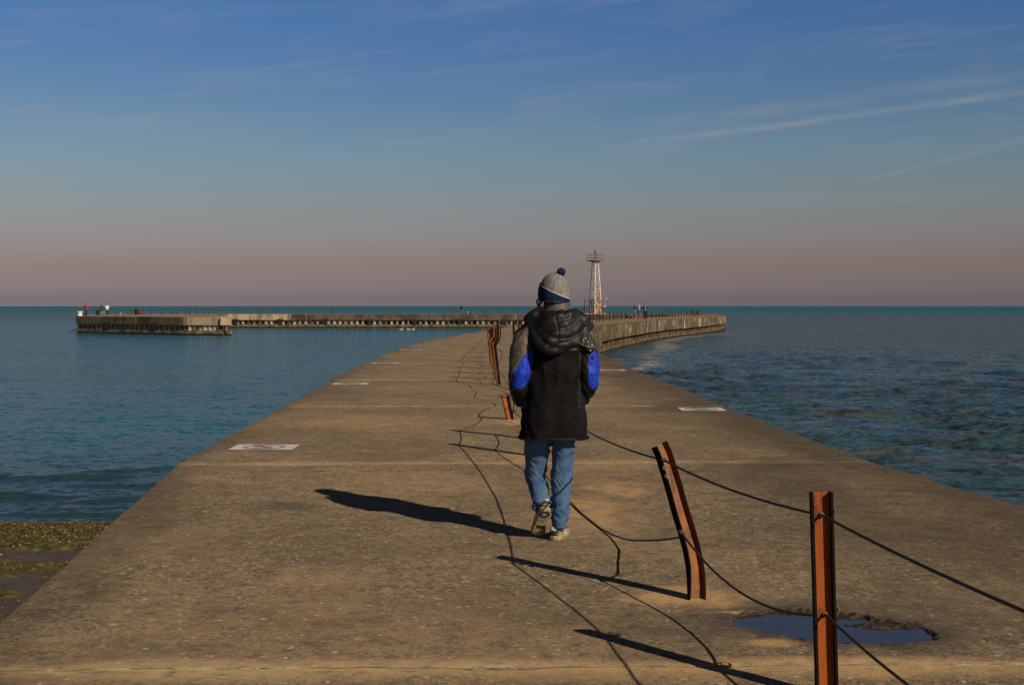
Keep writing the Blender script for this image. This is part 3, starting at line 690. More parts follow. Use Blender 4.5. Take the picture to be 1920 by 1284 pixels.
#@@POSTS
# ------------------------------------------------------------------ rusty rail posts and their cables
def channel(mb, cl, w_, d, t, yaw=0, yaws=None, lean=0, mweb=0, mfl=1, mred=None):
    """U channel swept along the centre line cl, open side towards local -Y"""
    prof = [(-w_ / 2, 0), (-w_ / 2, -d), (-w_ / 2 + t, -d), (-w_ / 2 + t, -t), (w_ / 2 - t, -t), (w_ / 2 - t, -d), (w_ / 2, -d), (w_ / 2, 0)]
    V = []; n = len(cl)
    for i, c in enumerate(cl):
        c = Vector(c); tg = (Vector(cl[min(i + 1, n - 1)]) - Vector(cl[max(i - 1, 0)])).normalized()
        yw = yaws[i] if yaws else yaw
        x = Vector((math.cos(yw), math.sin(yw), 0)); x = (x - tg * x.dot(tg)).normalized(); y = tg.cross(x)
        for a, b in prof: V.append(c + x * a + y * (b + d / 2))
    fm = [mfl, mfl, mfl, mweb, mfl if mred is None else mred, mfl, mfl, mweb]
    for k in range(8):
        mb.add(V, [(i * 8 + k, i * 8 + (k + 1) % 8, (i + 1) * 8 + (k + 1) % 8, (i + 1) * 8 + k) for i in range(n - 1)], fm[k])
    e = (n - 1) * 8
    for (a, b, c, d_) in ((0, 1, 2, 3), (4, 5, 6, 7), (0, 3, 4, 7)):
        mb.add([V[e + a], V[e + b], V[e + c], V[e + d_]], [(0, 1, 2, 3)], mfl)
    return mb
def weld(o):
    bm = bmesh.new(); bm.from_mesh(o.data); bmesh.ops.remove_doubles(bm, verts=bm.verts, dist=1e-5)
    bmesh.ops.recalc_face_normals(bm, faces=bm.faces); bm.to_mesh(o.data); bm.free()
def at(px, py, Y):
    """photo pixel at depth Y"""
    x = (px - 960) / F; y = -(py - 642) / F
    d = Vector((x, math.cos(PITCH) + y * math.sin(PITCH), -math.sin(PITCH) + y * math.cos(PITCH))); t = Y / d.y
    return Vector((0, 0, EYE)) + d * t
def ring_mesh(mb, c, r, rt, axis_rot, m=0):
    P = [Vector(c) + axis_rot @ Vector((math.cos(a) * r, 0, math.sin(a) * r)) for a in np.linspace(0, 2 * math.pi, 15)]
    mb.tube(P, rt, 6, m)

# nearest upright post
b = Vector((1.286, 4.88, 0))
near = empty('rail_post', b, label='nearest upright rusty channel post with orange web, standing in front of the puddle', cat='rail post', group='rusty rail posts along the pier')
top = at(1539.5, 922, 4.88) - b
mb = channel(MB(), [(top.x * k + 0 * (1 - k), 0, top.z * k - .02 * (1 - k)) for k in np.linspace(0, 1, 14)], .088, .040, .010, yaw=R(-1))
o = mb.build('channel', [M_WEB, M_DARK], near); weld(o)
EB = [(at(1541, 965, 4.88) - b), (at(1548, 1151, 4.88) - b)]
for e in EB:
    m2 = MB(); m2.loft([(e.x - .0, -.020, e.z), (e.x, .040, e.z)], [.006, .006], 8, ref=(1, 0, 0)); m2.loft([(e.x, -.000, e.z), (e.x, .008, e.z)], [.0115, .0115], 6); m2.build('eye_bolt', M_ZINC, near)
    m2 = MB(); ring_mesh(m2, (e.x + .052, .045, e.z + .004), .017, .0055, Matrix.Rotation(.5, 3, 'Z')); m2.box((e.x + .04, .035, e.z - .012), (.03, .012, .022)); m2.build('shackle', M_BROWNST, near)

# leaning bent post
b2 = G(1306, 1122); lean = empty('rail_post', b2, label='bent rusty post leaning left out of a patch of orange sand, second from the front', cat='rail post', group='rusty rail posts along the pier')
cl = [(1306, 1124), (1306, 1105), (1305, 1080), (1302, 1055), (1296, 1025), (1286, 990), (1275, 955), (1264, 915), (1252, 875), (1244, 850), (1236, 833)]
cl = [at(x, y, b2.y + (1122 - y) * .0003) - b2 for x, y in cl]
yaws = list(np.interp(range(len(cl)), [0, 3, 10], [R(6), R(28), R(38)]))
mb = channel(MB(), cl, .094, .042, .008, yaws=yaws, mred=2)
o = mb.build('channel', [M_WEB2, M_DARK, M_WEBR], lean); weld(o)
EB2 = [at(1245, 862, b2.y) - b2, at(1277, 997, b2.y) - b2]
for e in EB2:
    m2 = MB(); m2.loft([(e.x, -.03, e.z), (e.x, .035, e.z)], [.008, .008], 8); m2.loft([(e.x, -.006, e.z), (e.x, .004, e.z)], [.015, .015], 6); m2.build('eye_bolt', M_BROWNST, lean)
for (x, y) in ((1247, 877), (1251, 892)):
    e = at(x, y, b2.y) - b2; m2 = MB(); m2.loft([(e.x, -.004, e.z), (e.x, .012, e.z)], [.0135, .0135], 10); m2.loft([(e.x, -.010, e.z), (e.x, -.003, e.z)], [.006, .006], 6); m2.build('washer', M_ZINC, lean)

# the other posts along the middle of the pier
rr = random.Random(12)
def post(base, h, lx, ly, yaw, label, web=None, group='rusty rail posts along the pier', bend=0, w_=.085, parts=False):
    base = Vector(base); cl = []
    for k in np.linspace(0, 1, 5): cl.append((lx * k + bend * k * k, ly * k, h * k - .02 * (1 - k)))
    mb = channel(MB(), cl, w_, .05, .008, yaw=yaw)
    o = mb.build('rail_post', [web or M_WEBF, M_DARK], None); weld(o); o.location = base
    return tag(o, label, 'rail post', group), base + Vector(cl[-1])
tops = []     # (upper cable point, lower cable point)
def hole(base, topp, h, u): return Vector(base).lerp(topp, u / h)
near_pts = [(G(990, 853), .84, .03, .0, 'straight post hidden behind the walking man, throwing a long thin shadow'),
            (G(986, 822.5), .84, -.02, .02, 'post behind the walking man at the third joint shadow')]
for q, (bs, h, lx, ly, lab) in enumerate(near_pts):
    o, tp = post(bs, h, lx, ly, R(-5), ('rusty post hidden right behind the walking man, its shadow the nearer thin one', 'rusty post just beyond the hidden one, foot beside the walking man\'s jacket hem')[q])
    tops.append((Vector(bs).lerp(tp, .9), Vector(bs).lerp(tp, .42)))
bs = G(957, 786.5); o, tp = post(bs, .34, -.075, .02, R(8), 'short broken-off orange rusty post at the left elbow of the walking man', M_WEBD, w_=.10)
tops.append((tp + Vector((.01, 0, -.03)), Vector(bs).lerp(tp, .5)))
cluster = [(935, 721.5, -.10, 24.2), (931, 712, -.12, 0), (928, 702.5, -.06, 0), (925, 692, -.10, 0), (923.5, 685.5, -.06, 0), (921.5, 679.5, -.08, 0), (921, 672, -.05, 0), (921.5, 667, -.06, 0), (923, 662, -.03, 0), (925, 656, .05, 0), (927, 651.5, -.02, 0), (930, 647, .05, 0), (934, 643, -.03, 0), (937, 637.5, .02, 0)]
clab = ['front post of the tight rusty cluster, its foot nearest the broken post', 'second post of the tight rusty cluster beyond the broken post', 'third post of the tight rusty cluster beyond the broken post']
for k, (x, y, lx, _) in enumerate(cluster):
    bs = G(x, y); web = [M_WEBF, M_WEBD, M_WEBF, M_WEBD, M_WEBD, M_WEBF][k % 6]
    o, tp = post(bs, .86 + rr.uniform(-.03, .05), lx, rr.uniform(-.03, .05), R(rr.uniform(-14, 10)), clab[k] if k < 3 else 'rusty post bunched in the tight leaning cluster left of the walking man', web, 'rusty rail posts along the pier' if k < 3 else 'rusty posts bunched in the leaning cluster')
    tops.append((Vector(bs).lerp(tp, .9), Vector(bs).lerp(tp, .42)))
# the rest follow the curve of the pier
def on_path(s):
    acc = 0
    for a, c in zip(CP[:-1], CP[1:]):
        L = (c - a).length
        if acc + L >= s: d = (c - a) / L; return a + d * (s - acc), d
        acc += L
    return CP[-1], d
def s_of(y):
    acc = 0
    for a, c in zip(CP[:-1], CP[1:]):
        if a.y <= y <= c.y: return acc + (c - a).length * (y - a.y) / (c.y - a.y)
        acc += (c - a).length
s = s_of(57.3); k = 0; S_END = s_of(187)
while s < S_END:
    p, d = on_path(s); offn = np.interp(p.y, [55, 65, 100, 118, 150, 186], [0, .1, .0, -.6, -1.0, -.6])
    p = p + Vector((d.y, -d.x, 0)) * float(offn)
    dn = p.y < 108
    o, tp = post(p, .84 + rr.uniform(-.06, .06), rr.gauss(0, .05), rr.gauss(0, .03), R(rr.uniform(-20, 12)),
                 'rusty post in the row passing behind the walking man' if dn else 'thin dark post in the long row across the far outer curve of the pier', M_WEBF if k % 3 else M_WEB2,
                 'rusty posts in the row behind the walking man' if dn else 'thin dark posts on the far outer curve of the pier')
    if dn: tops.append((Vector(p).lerp(tp, .9), Vector(p).lerp(tp, .42)))
    s += (2.05 if dn else 2.3) + rr.uniform(-.25, .25); k += 1
o, tp = post(G(1311, 591), .75, -.42, 0, R(-5), 'last dark post of the far row, fallen steeply to the left', M_WEBF)
# one off-frame post nearer the camera carries the cables out of the picture
nb = Vector((1.47, 2.95, 0)); o, ntp = post(nb, .86, .0, .0, R(-4), 'rusty post just outside the right edge that the cables run out to')

def sag(a, b, s, n=14, wob=0):
    a, b = Vector(a), Vector(b)
    return [a.lerp(b, t) + Vector((nz(t * 5, a.y) * wob, 0, -4 * s * t * (1 - t))) for t in np.linspace(0, 1, n)][:-1]
U = [Vector((nb.x, nb.y, .76)), b + EB[0] + Vector((0, -.012, 0)), b2 + EB2[0] + Vector((0, -.022, 0))] + [t[0] for t in tops]
L = [Vector((nb.x, nb.y, .36)), b + EB[1] + Vector((0, -.012, 0)), b2 + EB2[1] + Vector((0, -.022, 0))] + [t[1] for t in tops]
ru = random.Random(3)
P = sag(U[0], U[1], .015) + sag(U[1], U[2], .03) + sag(U[2], U[3], .115, 24) + sag(U[3], U[4], .03) + sag(U[4], U[5], .06)
P += sag(U[5], U[6], .25, 20, .25)
for a, c in zip(U[6:-1], U[7:]): P += sag(a, c, ru.uniform(.02, .10), 8, .06)
m2 = MB(); m2.tube(P + [U[-1]], .0062, 7); o = m2.build('cable', M_ROPE, smooth=True)
tag(o, 'upper black wire cable strung through the tops of the rusty posts', 'cable', 'black wire cables')
low = [L[2], Vector((.945, 6.78, .29)), Vector((.90, 7.0, .235)), Vector((.86, 7.2, .19)), Vector((.82, 7.5, .13)), Vector((.785, 7.75, .08)), Vector((.74, 8.0, .045)), Vector((.69, 8.27, .02)), Vector((.64, 8.52, .010)), Vector((.60, 8.75, .009)), Vector((.53, 9.2, .009)), Vector((.456, 9.83, .012)), Vector((.37, 10.4, .03)), Vector((.30, 10.9, .06)), Vector((.23, 11.6, .12)), Vector((.17, 12.3, .23))]
P = sag(L[0], L[1], .05) + sag(L[1], L[2], .125, 20) + low + sag(L[3], L[4], .05, 10) + [L[4], L[4].lerp(L[5], .2) + Vector((.12, 0, -.15)), L[4].lerp(L[5], .45) + Vector((.22, 0, -.19)), L[4].lerp(L[5], .8) + Vector((.1, 0, -.10))]
P += [L[5], L[5] + Vector((.06, .25, -.09)), L[5] + Vector((.12, .9, -.13)), L[5].lerp(L[6], .4) + Vector((.28, 0, -.17)), L[5].lerp(L[6], .7) + Vector((.2, 0, -.2))]
for a, c in zip(L[6:-1], L[7:]): P += sag(a, c, ru.uniform(.04, .20), 8, .10)
m2 = MB(); m2.tube(P + [L[-1]], .0062, 7); o = m2.build('cable', M_ROPE, smooth=True)
tag(o, 'lower black wire cable hanging slack and touching the concrete behind the walking man', 'cable', 'black wire cables')

# posts on the breakwater arm
arm_px = [216, 228, 240, 246, 268, 284, 303, 321, 332, 347, 355, 368, 383, 391, 413, 440, 463, 490, 517, 542, 569, 596, 623, 686, 742, 852, 881, 907, 934, 965, 1068, 1080, 1092]
for k, x in enumerate(arm_px):
    Y = 193.4 if x > 428 else (176 + (x * 7 % 13))
    p = at(x, 588, Y); p.z = AZ
    post(p, .82 + rr.uniform(-.12, .12), rr.gauss(0, .06), 0, R(rr.uniform(-10, 10)), 'thin dark post on the wide end block of the breakwater' if x < 428 else 'thin dark post spaced along the straight arm of the breakwater', M_WEBF,
         'thin posts on the end block of the breakwater' if x < 428 else 'thin posts along the straight arm of the breakwater', w_=.13)
m2 = MB(); a = at(303, 578, 186); c = at(321, 577.5, 185); m2.tube(sag(a, c, .22, 10) + [c], .02, 5); o = m2.build('cable', M_ROPE); tag(o, 'short drooping cable between two thin posts on the breakwater end', 'cable', 'black wire cables')

#@@SIGNS
# ------------------------------------------------------------------ painted signs on the deck
M_WHITE = simple('worn_white_paint', (.50, .47, .47), (.30, .27, .24), 30, .8, .2, 60, .001, lo=.5, hi=.75)
M_RED = simple('faded_red_paint', (.30, .19, .18), (.46, .42, .41), 25, .8, 0, lo=.5, hi=.8)
M_BLACK = simple('worn_black_paint', (.09, .09, .10), (.36, .34, .33), 25, .8, 0, lo=.45, hi=.75)
def flat(name, poly, z, m, parent):
    V = [(x, y, z) for x, y in poly]; o = meshobj(name, V, [tuple(range(len(V)))], m, parent)
    if o.data.polygons[0].normal.z < 0: o.data.flip_normals()
    return o
def sign(cx, cy, w_, d, rz, label):
    r = empty('painted_sign', (cx, cy, .007), rz, label=label, cat='ground sign', group='white no-entry style signs painted on the pier edge')
    c = .02; W2, D2 = w_ / 2, d / 2
    flat('panel', [(-W2 + c, -D2), (W2 - c, -D2), (W2, -D2 + c), (W2, D2 - c), (W2 - c, D2), (-W2 + c, D2), (-W2, D2 - c), (-W2, -D2 + c)], 0, M_WHITE, r)
    mb = MB(); n = 48; ro, ri = D2 * .86, D2 * .70; sx = 1.05
    V = [(ro * sx * math.cos(2 * math.pi * k / n), ro * math.sin(2 * math.pi * k / n), .004) for k in range(n)] + [(ri * sx * math.cos(2 * math.pi * k / n), ri * math.sin(2 * math.pi * k / n), .004) for k in range(n)]
    mb.add(V, [(k, (k + 1) % n, (k + 1) % n + n, k + n) for k in range(n)])
    q = .707; hw = D2 * .07
    for t0, t1 in ((-1, 1),):
        a = Vector((-ri * q * sx, ri * q, .004)); e = Vector((ri * q * sx, -ri * q, .004)); d_ = (e - a).normalized(); pp = Vector((-d_.y, d_.x, 0)) * hw
        mb.add([a + pp, e + pp, e - pp, a - pp], [(0, 3, 2, 1)])
    mb.build('prohibition_ring', M_RED, r)
    # diving swimmer above wavy water
    k = D2 / .25; z = .008
    fig = MB()
    def strip(P, wd):
        V = []; 
        for i, p in enumerate(P):
            t = (Vector(P[min(i + 1, len(P) - 1)]) - Vector(P[max(i - 1, 0)])).normalized(); nn = Vector((-t.y, t.x)) * wd / 2; V += [(p[0] + nn.x, p[1] + nn.y, z), (p[0] - nn.x, p[1] - nn.y, z)]
        fig.add(V, [(2 * i, 2 * i + 1, 2 * i + 3, 2 * i + 2) for i in range(len(P) - 1)])
    strip([(-.10 * k, .07 * k), (-.03 * k, .05 * k), (.03 * k, .0)], .035 * k); strip([(.03 * k, 0), (.07 * k, -.05 * k)], .016 * k); strip([(-.10 * k, .07 * k), (-.14 * k, .11 * k)], .02 * k)
    fig.add([(.062 * k + .02 * k * math.cos(a), .012 * k + .02 * k * math.sin(a), z) for a in np.linspace(0, 6.283, 13)[:-1]], [tuple(range(12))])
    for yy in (-.09, -.125): strip([(x * k, (yy + .012 * math.sin(x * 60)) * k) for x in np.linspace(-.11, .11, 16)], .016 * k)
    fig.build('diver_pictogram', M_BLACK, r)
def sgn(px0, px1, py0, py1, d, label):
    a = G((px0 + px1) / 2, (py0 + py1) / 2); w_ = (px1 - px0) * a.y / F; sign(a.x, a.y, w_, d, 0, label)
sgn(436, 555.5, 833, 845, .52, 'nearest white painted sign panel with faint round symbol, at the left edge of the pier')
sgn(624, 690, 717.5, 722.2, .52, 'second white painted sign panel along the left edge of the pier')
sgn(696, 747.5, 679.8, 682.8, .52, 'third white painted sign panel along the left edge of the pier')
sgn(750, 790, 655, 657, .52, 'farthest white painted sign panel on the left edge before the pier bends')
sgn(1274, 1357, 764.2, 771, .58, 'white painted sign panel at the right edge of the pier, nearer of the two there')
sgn(1119, 1172, 692.5, 696, .52, 'white painted sign panel right of the walking man\'s blue elbow, farther of the two')

#@@TOWER
# ------------------------------------------------------------------ light tower
TX, TY = (1116 - 960) / F * 195.0, 195.0
tw = empty('light_tower', (TX, TY, AZ), R(38), label='white steel lattice light tower with green lantern on the breakwater', cat='light tower')
M_TW = simple('flaking_white_steel', (.62, .55, .44), (.34, .20, .10), 3, .7, 0, lo=.5, hi=.75)
M_TD = simple('dark_grey_steel', (.06, .055, .05), (.10, .06, .04), 4, .7, 0)
M_OR = simple('orange_panel', (.50, .19, .05), (.30, .11, .04), 1.6, .7, 0)
def hw_(z): return float(np.interp(z, [0, 8.5], [.76, .33]))
cor = [(-1, -1), (1, -1), (1, 1), (-1, 1)]
for cx, cy in cor:
    m2 = MB(); m2.tube([(cx * hw_(z), cy * hw_(z), z) for z in (0, 8.5)], .075, 8); m2.build('leg', M_TW, tw)
tiers = [0, 2.3, 4.05, 5.75, 7.05, 8.45]
for i, z in enumerate(tiers[1:], 1):
    m2 = MB(); h = hw_(z)
    for k in range(4):
        a, c = cor[k], cor[(k + 1) % 4]; m2.tube([(a[0] * h, a[1] * h, z), (c[0] * h, c[1] * h, z)], .036, 6)
        g = hw_(tiers[i - 1]); m2.tube([(a[0] * g, a[1] * g, tiers[i - 1]), (c[0] * h, c[1] * h, z)], .028, 6); m2.tube([(c[0] * g, c[1] * g, tiers[i - 1]), (a[0] * h, a[1] * h, z)], .028, 6)
    m2.build('brace', M_TW, tw)
m2 = MB()
for sx in (-.2, .2): m2.tube([(-.05 + sx, -hw_(0) + .1, 0), (-.05 + sx, -hw_(8.4) + .1, 8.6)], .02, 5)
for z in np.arange(.4, 8.6, .4): m2.tube([(-.25, -hw_(z) + .1, z), (.15, -hw_(z) + .1, z)], .016, 5)
m2.build('ladder', M_WEB2, tw)
m2 = MB(); m2.box((0, 0, 8.56), (1.95, 1.95, .13)); m2.box((0, 0, 8.44), (1.1, 1.1, .14)); pl = m2.build('platform', M_TD, tw)
m2 = MB()
for z in (9.05, 9.52):
    for k in range(4): a, c = cor[k], cor[(k + 1) % 4]; m2.tube([(a[0] * .95, a[1] * .95, z), (c[0] * .95, c[1] * .95, z)], .028, 5)
for a in cor: m2.tube([(a[0] * .95, a[1] * .95, 8.6), (a[0] * .95, a[1] * .95, 9.52)], .03, 5)
m2.build('railing', M_TD, tw)
m2 = MB(); m2.tube([(0, 0, 8.6), (0, 0, 9.8)], .085, 8); m2.build('mast', M_TD, tw)
mg_, w, p = newmat('green_lens'); p.inputs['Base Color'].default_value = (.005, .16, .085, 1); p.inputs['Roughness'].default_value = .25
m2 = MB(); m2.loft([(0, 0, 9.78), (0, 0, 9.84), (0, 0, 10.15), (0, 0, 10.25)], [.15, .19, .19, .06], 12, flat=True); m2.build('lantern', mg_, tw)
inv = Matrix.Rotation(-R(38), 3, 'Z')
def tl(x, y, z): return inv @ Vector((x, y, z))
m2 = MB(); m2.box(tl(-.38, -.4, 1.12), (1.0, .75, 2.2), rz=-R(38)); eb = m2.build('equipment_cabinet', M_TD, tw)
m2 = MB()
for k in range(5): m2.box(tl(-.78 + k * .2, -.79, 1.15), (.045, .02, 2.0 if k % 2 else 1.6), rz=-R(38))
m2.build('cabinet_rib', simple('pale_grey_steel', (.35, .32, .28), None, 4, .7, 0), eb)
m2 = MB(); m2.box(tl(.56, -.45, 1.12), (.85, .06, 2.15), rz=-R(38)); dp = m2.build('orange_board', M_OR, tw)
m2 = MB()
for s_ in (1, -1): m2.tube([tl(.2, -.52, .2 if s_ > 0 else 2.0), tl(.95, -.52, 2.0 if s_ > 0 else .2)], .05, 6)
m2.build('cross_bar', M_TW, dp)
m2 = MB(); hf = 1.72
for (x, y) in ((-hf, -.9), (-.55, -.95), (hf, -.9), (hf, .9), (-hf, .9), (.95, -.95)): m2.tube([tl(x, y, 0), tl(x, y, 2.35)], .045, 6)
for z in (1.2, 2.32):
    P = [tl(-hf, -.9, z), tl(hf, -.9, z), tl(hf, .9, z), tl(-hf, .9, z), tl(-hf, -.9, z)]
    for a, c in zip(P[:-1], P[1:]): m2.tube([a, c], .025, 5)
m2.build('guard_fence', M_TD, tw)
m2 = MB(); m2.box(tl(1.62, -.9, 2.50), (.62, .35, .05), rot=inv @ Matrix.Rotation(-.35, 3, 'Y')); m2.box(tl(1.45, -.9, 1.25), (.45, .08, .14), rz=-R(38)); m2.tube([tl(1.55, -.9, 1.2), tl(1.62, -.9, 2.52)], .03, 5); m2.build('instrument_bracket', M_TW, tw)
m2 = MB(); m2.box(tl(-.6, -.2, -.0 + .05), (4.6, 2.6, .12), rz=-R(38)); m2.build('plinth', simple('pale_plinth', (.42, .34, .24), None, 4, .9, 0), tw)

#@@FARPEOPLE
# ------------------------------------------------------------------ people
SKIN = simple('skin', (.42, .24, .16), (.36, .19, .12), 20, .55, .1, 80, .001)
def cloth(name, c, c2=None, rough=.85): return simple(name, c, c2 or tuple(k * .6 for k in c), 6, rough, .4, 60, .004, spec=.2)
def far_person(px, py, gz_, h, label, coat, legs, hair, face=0, arms='down', open_front=None, hood=None, hat=None, stride=.0, bag=None):
    b = G(px, py, gz_); r = empty('person', b, face, label=label, cat='person'); k = h / 1.75
    def s(p): return tuple(c * k for c in p)
    bd = MB(); f_ = stride
    bd.ell(s((0, 0, 1.62)), s((.078, .095, .115)), 12, 9); bd.ell(s((0, -.095, 1.61)), s((.016, .022, .025)), 6, 5)   # head, nose (faces -Y)
    bd.loft([s((0, 0, 1.42)), s((0, 0, 1.56))], [.06 * k, .055 * k], 8)
    bd.loft([s((0, 0, .88)), s((0, 0, 1.05)), s((0, 0, 1.25)), s((0, 0, 1.40)), s((0, 0, 1.47))], [s((.16, .11)), s((.14, .10)), s((.17, .115)), s((.18, .10)), s((.07, .06))], 12, flat=True)
    hands = []
    for sx in (-1, 1):
        if arms == 'down': A = [(.19, 0, 1.40), (.25, .02, 1.13), (.25, -.06, .88)]
        elif arms == 'front': A = [(.19, 0, 1.40), (.27, .04, 1.14), (.12, -.16, 1.02)]
        else: A = [(.19, 0, 1.40), (.22, -.06, 1.15), (.14, -.30, 1.10)]
        A = [s((sx * a[0], a[1], a[2])) for a in A]; bd.tube([A[0], A[1], A[2]], [.052 * k, .042 * k, .032 * k], 8); hands.append(A)
        bd.ell(A[2], s((.035, .035, .06)), 8, 6)
        y0 = f_ * sx; bd.loft([s((sx * .09, 0, .90)), s((sx * .10, y0 * .5 - .01, .48)), s((sx * .10, y0, .07))], [.085 * k, .06 * k, .042 * k], 10)
        bd.ell(s((sx * .11, y0 - .06, .045)), s((.045, .13, .042)), 8, 6)
    remesh(bd, 'body', [SKIN], r, .022, 2)
    c = MB()
    c.loft([s((0, 0, .80)), s((0, 0, .95)), s((0, 0, 1.2)), s((0, 0, 1.38)), s((0, 0, 1.46)), s((0, 0, 1.52))], [s((.205, .15)), s((.19, .145)), s((.20, .145)), s((.21, .13)), s((.13, .10)), s((.075, .075))], 14, flat=True)
    for A in hands:
        q = Vector(A[1]).lerp(Vector(A[2]), .85); c.tube([A[0], A[1], q], [.08 * k, .068 * k, .052 * k], 9)
    if hood: c.ell(s((0, .02, 1.61)), s((.115, .12, .145)), 12, 9)
    mats = [coat] + ([open_front] if open_front else [])
    remesh(c, 'coat', mats, r, .02, 3, assign=(lambda cc, nn: 1 if cc.y < -.06 * k and abs(cc.x) < .07 * k and cc.z > .9 * k else 0) if open_front else None)
    t = MB()
    for sx in (-1, 1):
        y0 = f_ * sx; t.loft([s((sx * .085, 0, .92)), s((sx * .10, y0 * .5 - .01, .48)), s((sx * .10, y0, .08))], [.105 * k, .08 * k, .065 * k], 10)
    remesh(t, 'trousers', [legs], r, .02, 2)
    for sx in (-1, 1):
        t = MB(); t.ell(s((sx * .11, f_ * sx - .06, .045)), s((.055, .15, .052)), 10, 7); t.build('shoe', M_DARK, r, True)
    t = MB(); t.ell(s((0, .018, 1.655)), s((.088, .10, .10)), 12, 8); t.build('hat' if hat else 'hair', hat or hair, r, True)
    return r
BLK = cloth('black_cloth', (.018, .018, .02)); NAVY = cloth('navy_cloth', (.02, .03, .06)); RED = cloth('red_cloth', (.42, .02, .03)); WHT = cloth('white_cloth', (.62, .55, .55), (.5, .42, .42))
PINK = cloth('pale_pink_cloth', (.50, .38, .50), (.42, .3, .42)); GRN = cloth('dark_green_cloth', (.025, .05, .035)); TAN = cloth('tan_cloth', (.42, .33, .22)); GRY = cloth('grey_cloth', (.18, .16, .17)); JN = cloth('blue_denim_cloth', (.07, .09, .14)); DGR = cloth('dark_teal_cloth', (.012, .04, .035)); SKY_ = cloth('dark_blue_cloth', (.02, .035, .10))
HAIR = cloth('dark_hair', (.015, .012, .01)); BRN = cloth('brown_hair', (.08, .04, .02))
far_person(161, 591.3, AZ, 1.68, 'person in red jacket and dark trousers standing beside the white bollard', RED, DGR, HAIR, R(160), 'down')
far_person(190.5, 589.8, AZ, 1.60, 'person in dark navy clothes standing behind the grey crate on the breakwater end', NAVY, NAVY, HAIR, R(60), 'front')
far_person(201, 590.6, AZ, 1.64, 'person in white jacket and dark trousers on the breakwater end', WHT, BLK, HAIR, R(200), 'front')
far_person(865.5, 588.4, AZ, 1.50, 'lone person in dark blue coat on the straight arm of the breakwater', SKY_, GRY, HAIR, R(150), 'front')
far_person(1190, 588.9, AZ, 1.56, 'person in dark green jacket and tan trousers, left of the pair beyond the far posts', GRN, TAN, HAIR, R(100), 'down')
far_person(1197.5, 589.2, AZ, 1.56, 'person in pale pink hooded coat beside the one in dark green', PINK, JN, HAIR, R(-60), 'front', hood=True, hat=PINK)
far_person(1209.5, 598, 0, 1.78, 'man in black jacket over a grey shirt walking towards us on far pier', BLK, BLK, BRN, R(6), 'front', open_front=GRY, stride=.10)

# ------------------------------------------------------------------ small things on the breakwater and pier
def place(px, py, z): return G(px, py, z)
r = empty('mooring_bollard', place(150, 592.3, AZ), label='white painted mooring bollard with wide cap at the tip of the breakwater', cat='bollard')
MW = simple('white_bollard_paint', (.66, .58, .50), (.4, .3, .22), 3, .7, 0, lo=.55, hi=.8)
m2 = MB(); m2.loft([(0, 0, 0), (0, 0, .06), (0, 0, .08), (0, 0, .40)], [.36, .36, .26, .24], 14, flat=True); m2.build('base', MW, r, True)
m2 = MB(); m2.loft([(0, 0, .38), (0, 0, .44), (0, 0, .54), (0, 0, .60)], [.28, .38, .38, .30], 14, flat=True); m2.build('cap', MW, r, True)
r = empty('bin', place(184, 590.6, AZ), R(8), label='dark square lidded bin beside the crouched dark figure on the breakwater', cat='bin')
m2 = MB(); m2.loft([(0, 0, 0), (0, 0, .62)], [.40, .46], 4, ref=(1, 1, 0), flat=True); m2.build('body', BLK, r)
m2 = MB(); m2.loft([(0, 0, .62), (0, 0, .66), (0, 0, .72)], [.50, .50, .42], 4, ref=(1, 1, 0), flat=True); m2.build('lid', BLK, r)
r = empty('crate', place(193, 591, AZ), R(-6), label='pale grey slatted crate in front of the person in navy', cat='crate')
GM = simple('grey_plank', (.20, .19, .21), (.12, .11, .12), 5, .8, 0)
for z in (.10, .30, .50):
    m2 = MB(); m2.box((0, -.22, z), (.70, .03, .15)); m2.box((0, .22, z), (.70, .03, .15)); m2.box((-.34, 0, z), (.03, .41, .15)); m2.box((.34, 0, z), (.03, .41, .15)); m2.build('slat', GM, r)
m2 = MB(); m2.box((0, 0, .02), (.66, .40, .03)); m2.build('floor_board', GM, r)
MRB = simple('dark_red_drum', (.07, .015, .015), (.03, .012, .012), 4, .6, 0)
for q, (x, m_, lab) in enumerate(((255.5, BLK, 'black steel drum, left of the two drums on the breakwater end'), (260.5, MRB, 'dark red steel drum, right of the two drums on the breakwater end'))):
    r = empty('drum', place(x, 589.3, AZ), label=lab, cat='drum', group='drums on the breakwater end')
    m2 = MB(); zs = [0, .03, .27, .29, .31, .55, .57, .59, .82, .85]; rs = [.27, .29, .29, .305, .29, .29, .305, .29, .29, .27]
    m2.loft([(0, 0, z) for z in zs], rs, 16, flat=True); m2.build('shell', m_, r, True)
    m2 = MB(); m2.loft([(0, 0, .85), (0, 0, .865)], [.26, .25], 16, flat=True); m2.build('lid', M_TD, r)
def bucket(px, py, m_, h, rad_, lab):
    r = empty('bucket', place(px, py, AZ), label=lab, cat='bucket', group='buckets on the breakwater')
    m2 = MB(); m2.loft([(0, 0, 0), (0, 0, h * .93), (0, 0, h * .94), (0, 0, h)], [rad_ * .8, rad_, rad_ * 1.08, rad_ * 1.08], 14, flat=True); m2.build('pail', m_, r, True)
    m2 = MB(); m2.tube([(rad_ * 1.1 * math.cos(a), .05, h * .9 + rad_ * .7 * math.sin(a)) for a in np.linspace(0, math.pi, 9)], .012, 5); m2.build('handle', M_ZINC, r)
bucket(225.5, 591.7, WHT, .38, .19, 'white bucket near the edge of the breakwater end, right of the white-jacketed person')
bucket(877, 589, WHT, .40, .19, 'white bucket beside the lone person on the straight breakwater arm')
bucket(884.5, 589, TAN, .26, .24, 'low beige tub right of the white bucket on the breakwater arm')
r = empty('bag', G(1182.8, 597.4), label='small black bag lying at the foot of the far posts', cat='bag')
